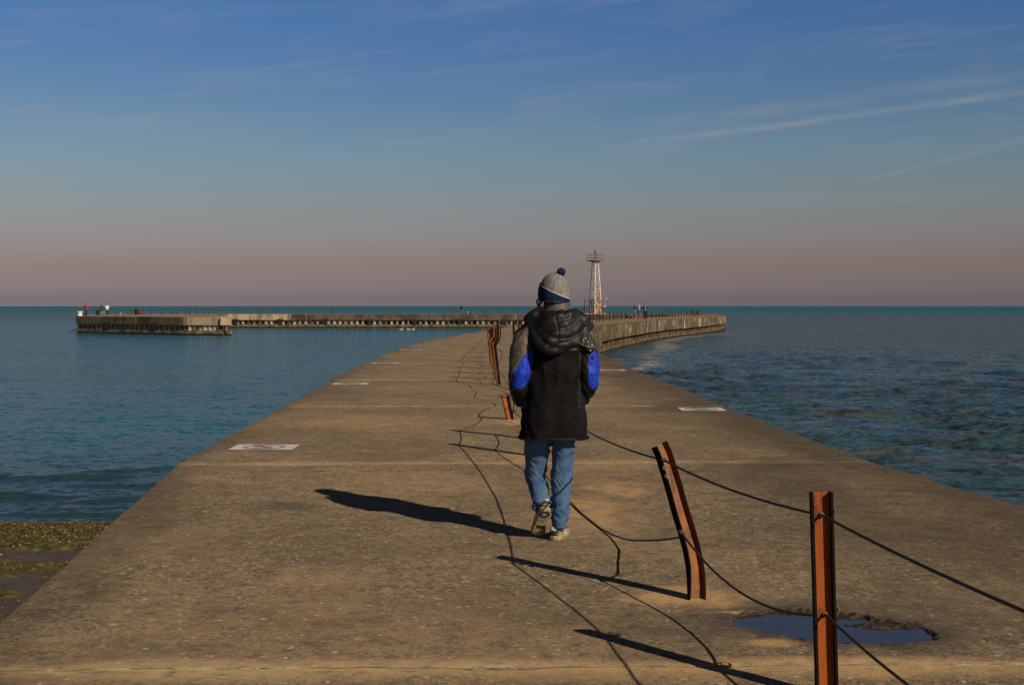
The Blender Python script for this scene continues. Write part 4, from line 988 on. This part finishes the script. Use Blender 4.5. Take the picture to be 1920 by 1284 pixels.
m2 = MB(); m2.loft([(-.20, 0, .12), (-.17, 0, .13), (0, 0, .15), (.17, 0, .13), (.20, 0, .12)], [.05, .11, .14, .11, .05], 10, ref=(0, 1, 0)); m2.build('body', BLK, r, True)
m2 = MB(); m2.tube([(-.12, 0, .22), (-.06, 0, .33), (.06, 0, .33), (.12, 0, .22)], .015, 5); m2.build('strap', BLK, r)
# three ducks on the calm side
DM = simple('brown_duck_feathers', (.30, .20, .12), (.45, .36, .26), 20, .8, 0)
for q, (x, lab) in enumerate(((752, 'left duck of three floating before the breakwater, apart from the other two'), (765.5, 'middle duck of three floating before the breakwater'), (774.5, 'right duck of three floating before the breakwater'))):
    p_ = G(x, 618.6, WATER); m2 = MB(); sx = -1 if q == 1 else 1
    m2.loft([(-.30 * sx, 0, .16), (-.22 * sx, 0, .10), (-.05 * sx, 0, .06), (.12 * sx, 0, .07), (.22 * sx, 0, .10)], [.02, .09, .13, .12, .05], 10, ref=(0, 1, 0))
    m2.loft([(.16 * sx, 0, .10), (.20 * sx, 0, .22), (.22 * sx, 0, .29)], [.055, .04, .05], 8); m2.ell((.24 * sx, 0, .32), (.07, .05, .055), 9, 7); m2.loft([(.29 * sx, 0, .315), (.38 * sx, 0, .30)], [.025, .012], 6, ref=(0, 1, 0))
    o = remesh(m2, 'duck', [DM], None, .018, 2); o.location = p_; tag(o, lab, 'duck', 'ducks on the calm water')
#@@WALKER
# ------------------------------------------------------------------ the walking man (faces +Y, away from the camera)
WX, WY = .279, 8.2
man = empty('person', (WX, WY, 0), label='man walking away in black jacket with blue elbow patches, jeans and grey pompom hat', cat='person')
def P_(px, py, y=0.0):
    """photo pixel -> local coordinates of the walker"""
    k = F / (WY + y); return ((px - 960) / k - WX, y, EYE - (py - 571.5) / k)
# skeleton
HIPL, KNL, ANL = P_(1012, 800, .0), P_(1006, 893, .10), P_(1018, 944, -.005)
HIPR, KNR, ANR = P_(1058, 800, .0), P_(1054, 895, .02), P_(1050, 983, .0)
SHL, ELL_, WRL = P_(985, 640, .0), P_(972, 706, -.10), P_(985, 748, .06)
SHR, ELR, WRR = P_(1096, 640, .0), P_(1107, 704, -.10), P_(1092, 745, .06)
bd = MB()
hc = Vector(P_(1038, 548, .02))
ry = Matrix.Rotation(R(12), 3, 'Z')
bd.ell(hc + Vector((0, 0, .005)), (.076, .096, .112), 22, 16, rot=ry)
bd.ell(hc + ry @ Vector((0, .035, -.065)), (.052, .062, .050), 16, 12, rot=ry)                       # jaw
bd.loft([hc + ry @ Vector((0, .088, .015)), hc + ry @ Vector((0, .108, -.022)), hc + ry @ Vector((0, .098, -.035))], [.008, .015, .010], 8)   # nose
bd.ell(hc + ry @ Vector((0, .092, -.062)), (.022, .010, .007), 8, 6, rot=ry)                          # mouth
for sx in (-1, 1):
    bd.ell(hc + ry @ Vector((sx * .080, -.005, -.012)), (.010, .020, .030), 8, 8, rot=ry)            # ears
    bd.ell(hc + ry @ Vector((sx * .031, .086, .018)), (.020, .010, .006), 8, 6, rot=ry)              # brows
bd.loft([(0, .0, 1.42), (0, .012, 1.50), (hc.x, .02, hc.z - .05)], [.068, .060, .058], 14)
bd.loft([(0, 0, .86), (0, 0, .96), (0, .0, 1.12), (0, 0, 1.30), (0, 0, 1.40), (0, 0, 1.47)], [(.135, .095), (.14, .10), (.140, .10), (.170, .115), (.18, .105), (.07, .065)], 18, flat=True)
for H_, K_, A_, S_, E_, Wr in ((HIPL, KNL, ANL, SHL, ELL_, WRL), (HIPR, KNR, ANR, SHR, ELR, WRR)):
    bd.loft([H_, Vector(H_).lerp(Vector(K_), .5), K_, Vector(K_).lerp(Vector(A_), .35), A_], [.066, .062, .050, .050, .036], 14)
    bd.loft([S_, Vector(S_).lerp(Vector(E_), .5), E_, Vector(E_).lerp(Vector(Wr), .4), Wr], [.055, .048, .040, .042, .028], 12)
    sx = -1 if S_[0] < 0 else 1
    hd = Vector(Wr) + Vector((-sx * .015, .035, -.045)); bd.ell(hd, (.020, .042, .048), 12, 9)          # palm, inside the pocket
    for q in range(4):
        kb = hd + Vector((-sx * .004, -.028 + .019 * q, -.036)); ln = (.030, .036, .034, .026)[q]
        bd.tube([kb, kb + Vector((-sx * .012, .004, -ln)), kb + Vector((-sx * .028, .006, -ln * 1.55))], [.0092, .0086, .0072], 7)
    bd.tube([hd + Vector((0, .030, .012)), hd + Vector((-sx * .018, .055, -.008)), hd + Vector((-sx * .030, .060, -.034))], [.011, .010, .008], 7)
bd.loft([ANL, Vector(ANL) + Vector((-.012, .035, -.075)), Vector(ANL) + Vector((-.030, .085, -.165))], [(.032, .036), (.034, .030), (.034, .022)], 10)
bd.loft([Vector(ANR) + Vector((0, -.02, .02)), Vector(ANR) + Vector((0, .04, -.03)), Vector(ANR) + Vector((0, .14, -.06))], [(.034, .045), (.04, .035), (.038, .025)], 10)
body = remesh(bd, 'body', [SKIN], man, .0085, 2)
m2 = MB()
EYEW = simple('eye_white', (.6, .58, .55), None, 4, .3, 0)
for sx in (-1, 1):
    m2.ell(hc + ry @ Vector((sx * .031, .080, .004)), (.013, .013, .011), 10, 8); m2.ell(hc + ry @ Vector((sx * .031, .0915, .004)), (.0055, .003, .0055), 8, 6, m=1)
m2.build('eyes', [EYEW, HAIR], man, True)
M_HAIRW = simple('light_brown_hair', (.30, .15, .05), (.12, .06, .03), 60, .6, .5, 80, .003)
m2 = MB(); m2.ell(hc + Vector((.004, -.010, -.055)), (.072, .078, .052), 20, 12)
remesh(m2, 'hair', [M_HAIRW], man, .006, 1, disp=lambda c, n: .003 * nz(c.x * 160, c.y * 160, c.z * 30))

# jeans
def denim():
    m, w, p = newmat('blue_denim'); v = w.coord('Object')
    c = w.mix(w.step(w.noise(v, 7, 5, .6), .35, .65), (.040, .078, .158), (.066, .118, .215))
    c = w.mix(w.math('MULTIPLY', w.step(w.noise(w.coord('Object', (1, 1, .5)), 160, 3, .6), .5, .7), .5), c, (.02, .045, .085))
    sp_ = w.n('ShaderNodeSeparateXYZ'); w.l(v, sp_.inputs[0])
    w.l(c, p.inputs['Base Color']); p.inputs['Roughness'].default_value = .9; p.inputs['Specular IOR Level'].default_value = .15
    w.l(w.bump(w.noise(v, 260, 3, .6), .4, .002), p.inputs['Normal']); return m
M_DENIM = denim()
t = MB()
t.loft([(0, 0, .80), (0, 0, .90), (0, 0, .98)], [(.165, .12), (.172, .125), (.165, .12)], 20, flat=True)
# left leg (heel lifted): knee forward, shin back
lp = [P_(1014, 800, .0), P_(1008, 840, .04), P_(1005, 876, .085), P_(1006, 896, .095), P_(1011, 918, .065), P_(1015, 936, .02), P_(1017, 950, -.015)]
t.loft(lp, [(.095, .10), (.086, .09), (.075, .082), (.071, .078), (.067, .074), (.064, .068), (.066, .070)], 20)
rp_ = [P_(1058, 800, .0), P_(1057, 840, .01), P_(1055, 880, .02), P_(1053, 900, .02), P_(1052, 935, .005), P_(1050, 968, -.008), P_(1050, 992, -.020)]
t.loft(rp_, [(.092, .10), (.080, .09), (.072, .080), (.069, .077), (.062, .072), (.055, .068), (.050, .070)], 20)
def jd(c, n):
    z = c.z; kn = math.exp(-((z - .43) / .09) ** 2) * 1.0 + math.exp(-((z - .20) / .07) ** 2) * 1.5 + .25 + math.exp(-((z - .62) / .05) ** 2) * .8
    f1 = nz(c.x * 8 + 3, c.y * 6, z * 15 + 9 * c.x * (1 if c.x < 0 else -1)); f1 = 1 - abs(f1) * 2.6
    f2 = 1 - abs(nz(c.x * 16, c.y * 13 + 4, z * 26 + c.x * 24)) * 2.6
    return kn * (.0085 * f1 + .0036 * f2) - .003
jeans = remesh(t, 'jeans', [M_DENIM], man, .0062, 3, disp=jd)

# sneakers
M_SW = simple('white_leather', (.52, .49, .45), (.38, .34, .30), 25, .6, .2, 120, .001)
M_SN = simple('navy_leather', (.020, .026, .055), (.012, .015, .03), 25, .6, 0)
M_SB = simple('worn_cream_rubber', (.38, .31, .19), (.24, .18, .10), 14, .7, .3, 90, .002)
M_SG = simple('yellow_tan_rubber', (.42, .30, .10), (.26, .18, .07), 16, .7, .3, 90, .002)
OUT = [(-.142, .0), (-.136, .022), (-.118, .034), (-.08, .037), (-.03, .033), (.02, .036), (.07, .047), (.11, .049), (.14, .038), (.156, .012)]
def shoe(parent, M, mirror, label=None):
    """shoe along local +Y (toe), heel at -.142; sole bottom z=0; M places it"""
    g = empty('shoe', (0, 0, 0)); g.parent = parent; g.matrix_local = M
    n = len(OUT); ys = [o[0] for o in OUT]; hw = [max(o[1], .004) for o in OUT]
    def width(y): return float(np.interp(y, ys, hw))
    def cx(y): return mirror * .008 * math.cos((y + .02) * 14)
    # sole: flat grid bottom with painted tread blocks, side wall
    NY, NX = 46, 20; V = []; Fc = []; Mi = []
    for j in range(NY + 1):
        y = -.142 + .298 * j / NY; ww = width(y); rock = .012 * max(0, (y - .09) / .066) ** 2 + .004 * max(0, (-.12 - y) / .022)
        for i in range(NX + 1):
            x = -1 + 2 * i / NX; V.append((cx(y) + x * ww, y, rock + .0035 * (abs(x) > .9) - .004 * ((j * 7 // 10) % 2 if abs(x) < .85 else 0)))
    for j in range(NY):
        for i in range(NX):
            a = j * (NX + 1) + i; Fc.append((a, a + 1, a + NX + 2, a + NX + 1)); u = (i + .5) / NX * 2 - 1; v = (j + .5) / NY
            r1 = math.hypot(u * .9, (v - .17) / .125)
            k = 0
            if r1 < .95: k = 1 if r1 > .32 else 2
            elif .36 < v < .50: k = 2 if abs(u) < .75 else 0
            elif .50 < v < .93 and abs(u) < .8: k = 2 if (math.hypot(u - .15, (v - .62) / .1) > .8) else 1
            Mi.append(k)
    m2 = MB(); base = len(V)
    me = meshobj('outsole', V, Fc, [M_SB, M_SN, M_SG], g, Mi, False)
    if me.data.polygons[0].normal.z > 0: me.data.flip_normals()
    sw = MB(); Y_ = [-.142 + .298 * (j / 30) for j in range(31)]
    rings = []
    for z, gr in ((.0, 0), (.012, .003), (.026, .002), (.030, -.004)):
        P = [(cx(y) + (width(y) + gr), y + (gr if j == 30 else -gr if j == 0 else 0), z + .012 * max(0, (y - .09) / .066) ** 2) for j, y in enumerate(Y_)] + [(cx(y) - (width(y) + gr), y, z + .012 * max(0, (y - .09) / .066) ** 2) for y in Y_[::-1]]
        rings.append(P)
    k = len(rings[0]); V2 = [p for r_ in rings for p in r_]
    sw.add(V2, [(q * k + i, q * k + (i + 1) % k, (q + 1) * k + (i + 1) % k, (q + 1) * k + i) for q in range(3) for i in range(k)])
    sw.add(V2[-k:], [tuple(range(k))]); o_ = sw.build('midsole', M_SB, g, False)
    # upper
    up = MB(); C = []; RR = []
    for y, h, w2 in ((-.136, .045, .022), (-.128, .080, .031), (-.105, .096, .034), (-.07, .096, .035), (-.03, .090, .034), (.01, .078, .036), (.05, .060, .042), (.09, .046, .044), (.125, .038, .036), (.148, .028, .016)):
        C.append((cx(y), y, .024 + h / 2 - .006)); RR.append((w2, h / 2))
    up.loft(C, RR, 18, ref=(1, 0, 0), power=2.6)
    def asg(c, nn):
        v = (c.y + .14) / .3; zz = c.z - .03
        w1 = .040 + .014 * math.sin(c.y * 55 + 1.0); 
        if abs(zz - w1) < .014 and v < .8: return 1
        if abs(zz - w1 + .028) < .005 and v < .75: return 1
        if v < .08 and zz < .03: return 2
        return 0
    remesh(up, 'upper', [M_SW, M_SN, M_SB], g, .0045, 3, disp=lambda c, nn: .0012 * nz(c.x * 60, c.y * 60, c.z * 60), assign=asg)
    lc = MB()
    for q in range(4):
        y = .0 + q * .017; z = .118 - q * .012; lc.tube([(cx(y) - .016, y, z - .004), (cx(y), y + .003, z), (cx(y) + .016, y, z - .004)], .0026, 5)
    lc.build('laces', M_SW, g)
    return g
hR = Vector(P_(1047, 1012, .0))
shoe(man, Matrix.Translation((hR.x + .008, .085, .003)) @ Matrix.Rotation(R(-16), 4, 'Z'), 1)
toe = Vector(P_(1007, 1013, .075))
# left shoe: pitched onto its toe, sole towards the camera
pitch = R(-48)
ML = Matrix.Translation((toe.x + .0, .075, .018)) @ Matrix.Rotation(R(10), 4, 'Z') @ Matrix.Rotation(R(9), 4, 'Y') @ Matrix.Rotation(pitch, 4, 'X') @ Matrix.Translation((0, -.135, 0))
shoe(man, ML, -1)

# jacket ---------------------------------------------------------------
def fabric(name, c1, c2, rough, spec=.3, weave=140, bs=.5, scale=9):
    m, w, p = newmat(name); v = w.coord('Object')
    c = w.mix(w.step(w.noise(v, scale, 5, .6), .35, .65), c1, c2)
    c = w.mix(w.math('MULTIPLY', w.step(w.noise(v, weave, 3, .6), .5, .72), .5), c, tuple(k * 1.7 + .002 for k in c1))
    w.l(c, p.inputs['Base Color']); p.inputs['Roughness'].default_value = rough; p.inputs['Specular IOR Level'].default_value = spec
    w.l(w.bump(w.noise(v, weave * 1.3, 3, .6), bs, .002), p.inputs['Normal']); return m
J_BLK = fabric('black_fleece_panel', (.010, .009, .010), (.006, .005, .0055), .95, .05)
J_BLUE = fabric('bright_blue_nylon', (.008, .032, .36), (.006, .022, .24), .6, .2, 60, .15)
J_BRN = fabric('grey_brown_nylon', (.072, .052, .038), (.048, .034, .025), .6, .35, 60, .2)
J_SHN = fabric('glossy_black_nylon', (.009, .008, .008), (.005, .0045, .0045), .52, .24, 40, .12)
J_DRK = fabric('black_nylon_sleeve', (.006, .0055, .0055), (.004, .004, .004), .6, .22, 60, .2)
j = MB()
def ring(pl, pr, py, d, yc=0): 
    a = P_(pl, py); b_ = P_(pr, py); return ((a[0] + b_[0]) / 2, yc, a[2]), ((b_[0] - a[0]) / 2, d)
rs = [ring(973, 1104, 820, .185), ring(976, 1101, 800, .178), ring(978, 1098, 765, .170), ring(982, 1098, 720, .165), ring(990, 1100, 690, .165), ring(991, 1101, 660, .165), ring(990, 1102, 640, .160), ring(992, 1096, 620, .148), ring(1000, 1086, 604, .125), ring(1012, 1074, 590, .098), ring(1018, 1070, 580, .088, .01)]
j.loft([r_[0] for r_ in rs], [r_[1] for r_ in rs], 32, flat=True, power=2.3)
j.loft([P_(1010, 606), P_(982, 634, -.01), P_(978, 665, -.045), P_(975, 700, -.075), P_(972, 722, -.06), P_(979, 748, .045), P_(992, 756, .10)], [(.060, .085), (.082, .088), (.080, .085), (.076, .080), (.070, .075), (.060, .060), (.058, .055)], 20)
j.loft([P_(1068, 606), P_(1096, 634, -.01), P_(1100, 665, -.045), P_(1104, 700, -.075), P_(1102, 720, -.06), P_(1094, 742, .045), P_(1084, 752, .10)], [(.060, .085), (.078, .088), (.078, .085), (.074, .080), (.070, .072), (.058, .060), (.055, .055)], 20)
def jdisp(c, n):
    x, y, z = c; back = 1.0
    sl = smooth1(.15, .23, abs(x))
    f1 = 1 - abs(nz(x * 6, y * 5, z * 13 + abs(x) * 16)) * 2.6; f2 = 1 - abs(nz(x * 22, y * 20, z * 34 + 9)) * 2.6
    bodyf = .008 * (1 - abs(nz(x * 9 + 2, y * 5, z * 4)) * 2.4) + .006 * nz(x * 5, y * 4, z * 10) + .003 * (1 - abs(nz(x * 14 + z * 9, y * 5, z * 12)) * 2.4)
    seam = -.004 * math.exp(-((z - .715) / .004) ** 2) if abs(x) < .26 else 0
    seam2 = -.006 * math.exp(-((abs(x + .005) - .170) / .006) ** 2) if (y < 0 and .75 < z < 1.33) else 0
    return sl * (.007 * f1 + .0025 * f2) + (1 - sl) * bodyf + seam + seam2 - .003
def smooth1(a, b_, x): t = max(0, min(1, (x - a) / (b_ - a))); return t * t * (3 - 2 * t)
def poly_l(pts): return [(P_(x, y, -.08)[0], P_(x, y, -.08)[2]) for x, y in pts]
BL = poly_l([(998, 653), (990, 659), (978, 672), (970, 686), (964, 699), (960, 712), (961, 721), (968, 726), (976, 728), (984, 725), (990, 716), (993, 705), (996, 690), (999, 670)])
BR = poly_l([(1104, 652), (1114, 655), (1121, 664), (1126, 680), (1130, 700), (1126, 718), (1120, 727), (1110, 728), (1103, 722), (1102, 700), (1103, 680)])
BROWNL = poly_l([(940, 600), (966, 626), (988, 612), (993, 625), (997, 652), (990, 658), (978, 671), (969, 687), (962, 702), (958, 715), (940, 715)])
BROWNR = poly_l([(1088, 600), (1125, 628), (1135, 660), (1118, 656), (1104, 650), (1102, 657), (1098, 656), (1062, 655), (1068, 640), (1085, 636)])
def jasg(c, n):
    q = (c.x, c.z)
    if c.y > .06 and abs(c.x) < .2: return 0
    if c.y < .10 and (in_poly(q, BL) or in_poly(q, BR)): return 1
    if in_poly(q, BROWNL) or in_poly(q, BROWNR): return 2
    if c.z > 1.545: return 2
    if c.z > 1.36: return 4
    if abs(c.x + .005) > .172 and c.z > .90: return 4
    return 0
jacket = remesh(j, 'jacket', [J_BLK, J_BLUE, J_BRN, J_SHN, J_DRK], man, .0062, 3, disp=jdisp, assign=jasg)
# hem binding, collar
m2 = MB(); cz = P_(1038, 821)
m2.tube([(cz[0] + .239 * math.cos(a) * 1.0, .188 * math.sin(a), cz[2] + .004 + .004 * math.sin(3 * a)) for a in np.linspace(0, 2 * math.pi, 49)], .0065, 8); m2.build('hem_binding', J_DRK, man, True)
m2 = MB(); cc = P_(1045, 577)
for z0, r0, mi in ((0, (.090, .088), 0),):
    V = []; n = 40
    for q, (dz, k, dk) in enumerate(((-.045, 1.10, 0), (-.01, 1.02, 0), (.03, .98, 0), (.036, .93, 0), (.0, .90, 0), (-.04, .95, 0))):
        for i in range(n):
            a = 2 * math.pi * i / n; V.append((cc[0] + .095 * k * math.cos(a), .02 + .092 * k * math.sin(a), cc[2] + dz + .012 * math.cos(a) * -.6 + .004 * math.sin(5 * a)))
    m2.add(V, [(q * n + i, q * n + (i + 1) % n, (q + 1) * n + (i + 1) % n, (q + 1) * n + i) for q in range(5) for i in range(n)])
m2.build('collar', J_BRN, man, True)

# hood lying on the back: nested fabric folds
h = MB()
def fold(xl, xr, zl, zb, yb, r_, dx=0, zr=None):
    P = []
    for t_ in np.linspace(0, 1, 17):
        x = xl + (xr - xl) * t_; u = 4 * t_ * (1 - t_); P.append((x + dx * u, -.045 - (yb + .045) * u if 0 else -.04 + (-yb + .04) * u, zl * (1 - t_) + (zr or zl) * t_ - ((zl + (zr or zl)) / 2 - zb) * u ** .8))
    h.loft(P, [r_ * (1 if 0 < k < 16 else .6) for k in range(17)], 12, ref=(0, 0, 1))
X = lambda px: P_(px, 600)[0]; Zp = lambda py: P_(0, py, -.15)[2]
fold(X(995), X(1092), Zp(600), Zp(658), .205, .030, -.035, Zp(604))
fold(X(1002), X(1100), Zp(596), Zp(645), .200, .034, -.022, Zp(615))
fold(X(1006), X(1092), Zp(592), Zp(628), .185, .038, -.01)
fold(X(1008), X(1086), Zp(588), Zp(610), .165, .036, 0)
fold(X(1012), X(1080), Zp(583), Zp(595), .150, .036, .0)
h.ell((X(1042), -.11, Zp(614)), (.130, .085, .122), 20, 14)
h.loft([(X(990), -.02, Zp(604)), (X(1005), -.06, Zp(592)), (X(1020), -.05, Zp(580))], [.045, .045, .035], 10)
h.loft([(X(1106), -.02, Zp(618)), (X(1090), -.06, Zp(600)), (X(1074), -.05, Zp(585))], [.05, .05, .038], 10)
# stiff flap of the hood pointing to the right, with press studs
fl = [P_(1074, 596, -.10), P_(1096, 606, -.06), P_(1111, 628, -.09), P_(1122, 651, -.12), P_(1107, 668, -.13), P_(1098, 652, -.155), P_(1074, 642, -.17)]
V = [Vector(p) + Vector((0, s_, 0)) for s_ in (-.014, .014) for p in fl]
nf = len(fl); h.add(V, [tuple(range(nf)), tuple(range(nf, 2 * nf))[::-1]] + [(k, k + nf, (k + 1) % nf + nf, (k + 1) % nf) for k in range(nf)])
def hdisp(c, n):
    x, y, z = c
    U_ = math.hypot((x - X(1043)) * 1.0, (z - Zp(575)) * 1.1)
    f1 = 1 - abs(nz(x * 4.5 + 1, y * 4, z * 6 + U_ * 5)) * 2.6; f2 = 1 - abs(nz(x * 12 + U_ * 10, y * 8 + 3, z * 9)) * 2.4
    seam = -.006 * math.exp(-((x - X(1043) + .01 * math.sin(z * 30)) / .005) ** 2) if z > Zp(640) else 0
    fp = 0 if x > X(1100) else 1
    return fp * (.0070 * f1 + .0062 * f2 + seam) - .005
hood = remesh(h, 'hood', [J_SHN], man, .0058, 15, disp=hdisp)
for (x, y) in ((1094, 638), (1102, 641), (1110, 647), (1103, 650), (1107, 657), (1098, 634)):
    p0 = Vector(P_(x, y, -.170)); m2 = MB(); m2.ell(p0, (.0048, .004, .0048), 10, 6); m2.build('press_stud', M_SW, hood)
m2 = MB(); p0 = Vector(P_(1110, 662, -.12)); m2.tube([p0, p0 + Vector((.004, -.01, -.03)), p0 + Vector((-.008, -.012, -.06))], .004, 6); m2.ell(p0 + Vector((.002, -.012, -.032)), (.011, .009, .014), 8, 6); m2.ell(p0 + Vector((-.008, -.012, -.062)), (.008, .007, .010), 8, 6); m2.build('toggle', J_DRK, hood)
# little blue inner collar edge on the right
m2 = MB(); m2.loft([P_(1068, 574, .0), P_(1074, 584, .0), P_(1080, 592, -.01)], [.012, .014, .010], 8); m2.build('scarf', fabric('blue_scarf', (.02, .09, .24), (.015, .06, .18), .8), man, True)

# hat ---------------------------------------------------------------
def knit():
    m, w, p = newmat('grey_flecked_knit'); v = w.coord('Object')
    c = w.mix(w.step(w.noise(v, 30, 4, .6), .35, .65), (.21, .19, .178), (.145, .125, .118))
    c = w.mix(w.math('MULTIPLY', w.step(w.noise(v, 95, 3, .7), .53, .62), .85), c, (.035, .03, .04))
    c = w.mix(w.math('MULTIPLY', w.step(w.noise(v, 120, 3, .7, .5), .42, .34), .6), c, (.50, .47, .44))
    w.l(c, p.inputs['Base Color']); p.inputs['Roughness'].default_value = .95; p.inputs['Specular IOR Level'].default_value = .1
    w.l(w.bump(w.noise(v, 130, 3, .6), .8, .004), p.inputs['Normal']); return m
M_KNIT = knit(); M_NAVYK = fabric('navy_knit', (.009, .020, .068), (.006, .013, .045), .95, .1, 120, .9, 30)
HC = Vector(P_(1039, 552, .02)); HR = (.105, .118, .150)
def hatshell(zlo, zhi, grow, n=44, rows=16):
    """dome strip between two height functions of the azimuth, in head space"""
    V = []; 
    for r_ in range(rows + 1):
        for k in range(n):
            a = 2 * math.pi * k / n; z0, z1 = zlo(a), zhi(a); z = z0 + (z1 - z0) * r_ / rows
            u = max(0, 1 - (max(z, 0) / (HR[2] + grow)) ** 2) ** .5; u = u * (1 - .10 * smooth1(0, -.09, z) if z < 0 else 1)
            V.append(HC + ry @ Vector(((HR[0] + grow) * u * math.cos(a), (HR[1] + grow) * u * math.sin(a), z)))
    F_ = [(q * n + k, q * n + (k + 1) % n, (q + 1) * n + (k + 1) % n, (q + 1) * n + k) for q in range(rows) for k in range(n)]
    return V, F_
# azimuth pi = left ear side (x<0), 0 = right
tilt = lambda a: .022 - .045 * math.cos(a) + .027 * math.sin(a)           # border between navy band and grey crown
low = lambda a: -.046 - .006 * math.cos(a) - .012 * math.exp(-((((a - math.pi + 3.14159) % 6.28318) - 3.14159) / .5) ** 2) - .010 * math.exp(-((((a + 3.14159) % 6.28318) - 3.14159) / .5) ** 2)
V, F_ = hatshell(lambda a: -.052, lambda a: HR[2] * .9995, 0, rows=24)
hat = meshobj('hat', V, F_, M_KNIT, man, smooth=True)
for v in hat.data.vertices: v.co += v.normal * (.003 * nz(v.co.x * 50, v.co.y * 50, v.co.z * 60) + .003 * nz(v.co.x * 14, v.co.y * 14, v.co.z * 14))
V, F_ = hatshell(low, tilt, .006, rows=8); bnd = meshobj('band', V, F_, M_NAVYK, hat, smooth=True)
V, F_ = hatshell(tilt, lambda a: tilt(a) + .007, .008, rows=2); meshobj('piping', V, F_, simple('pale_piping', (.42, .42, .44), None, 30, .9, 0), hat, smooth=True)
m2 = MB(); pc = Vector(P_(1052, 510, .0)); m2.ell(pc, (.0265, .0265, .0255), 26, 18)
pom = m2.build('pompom', M_NAVYK, hat, True)
for v in pom.data.vertices: v.co += (v.co - pc).normalized() * (.007 * nz(v.co.x * 120, v.co.y * 120, v.co.z * 120) + .003)
# ear flaps and strings
for sx, pts in ((-1, [P_(1017, 556, .02), P_(1012, 566, .02), P_(1009, 575, .025)]), (1, [P_(1062, 560, .05), P_(1064, 568, .06), P_(1062, 574, .07)])):
    m2 = MB(); m2.loft([Vector(p) for p in pts], [(.060, .014), (.048, .013), (.018, .010)], 14, ref=(0, 1, 0)); m2.ell(Vector(P_(1011 if sx < 0 else 1061, 566, .0)), (.024, .032, .026), 14, 10)
    fo = remesh(m2, 'ear_flap', [M_KNIT], hat, .006, 2)
    e = Vector(pts[-1]); m2 = MB(); m2.tube([e, e + Vector((-.004 * sx * -1, 0, -.02)), e + Vector((sx * .012, -.005, -.05)), e + Vector((sx * .016, -.01, -.085))], [.006, .0045, .004, .003], 7); m2.build('string', M_KNIT, fo, True)
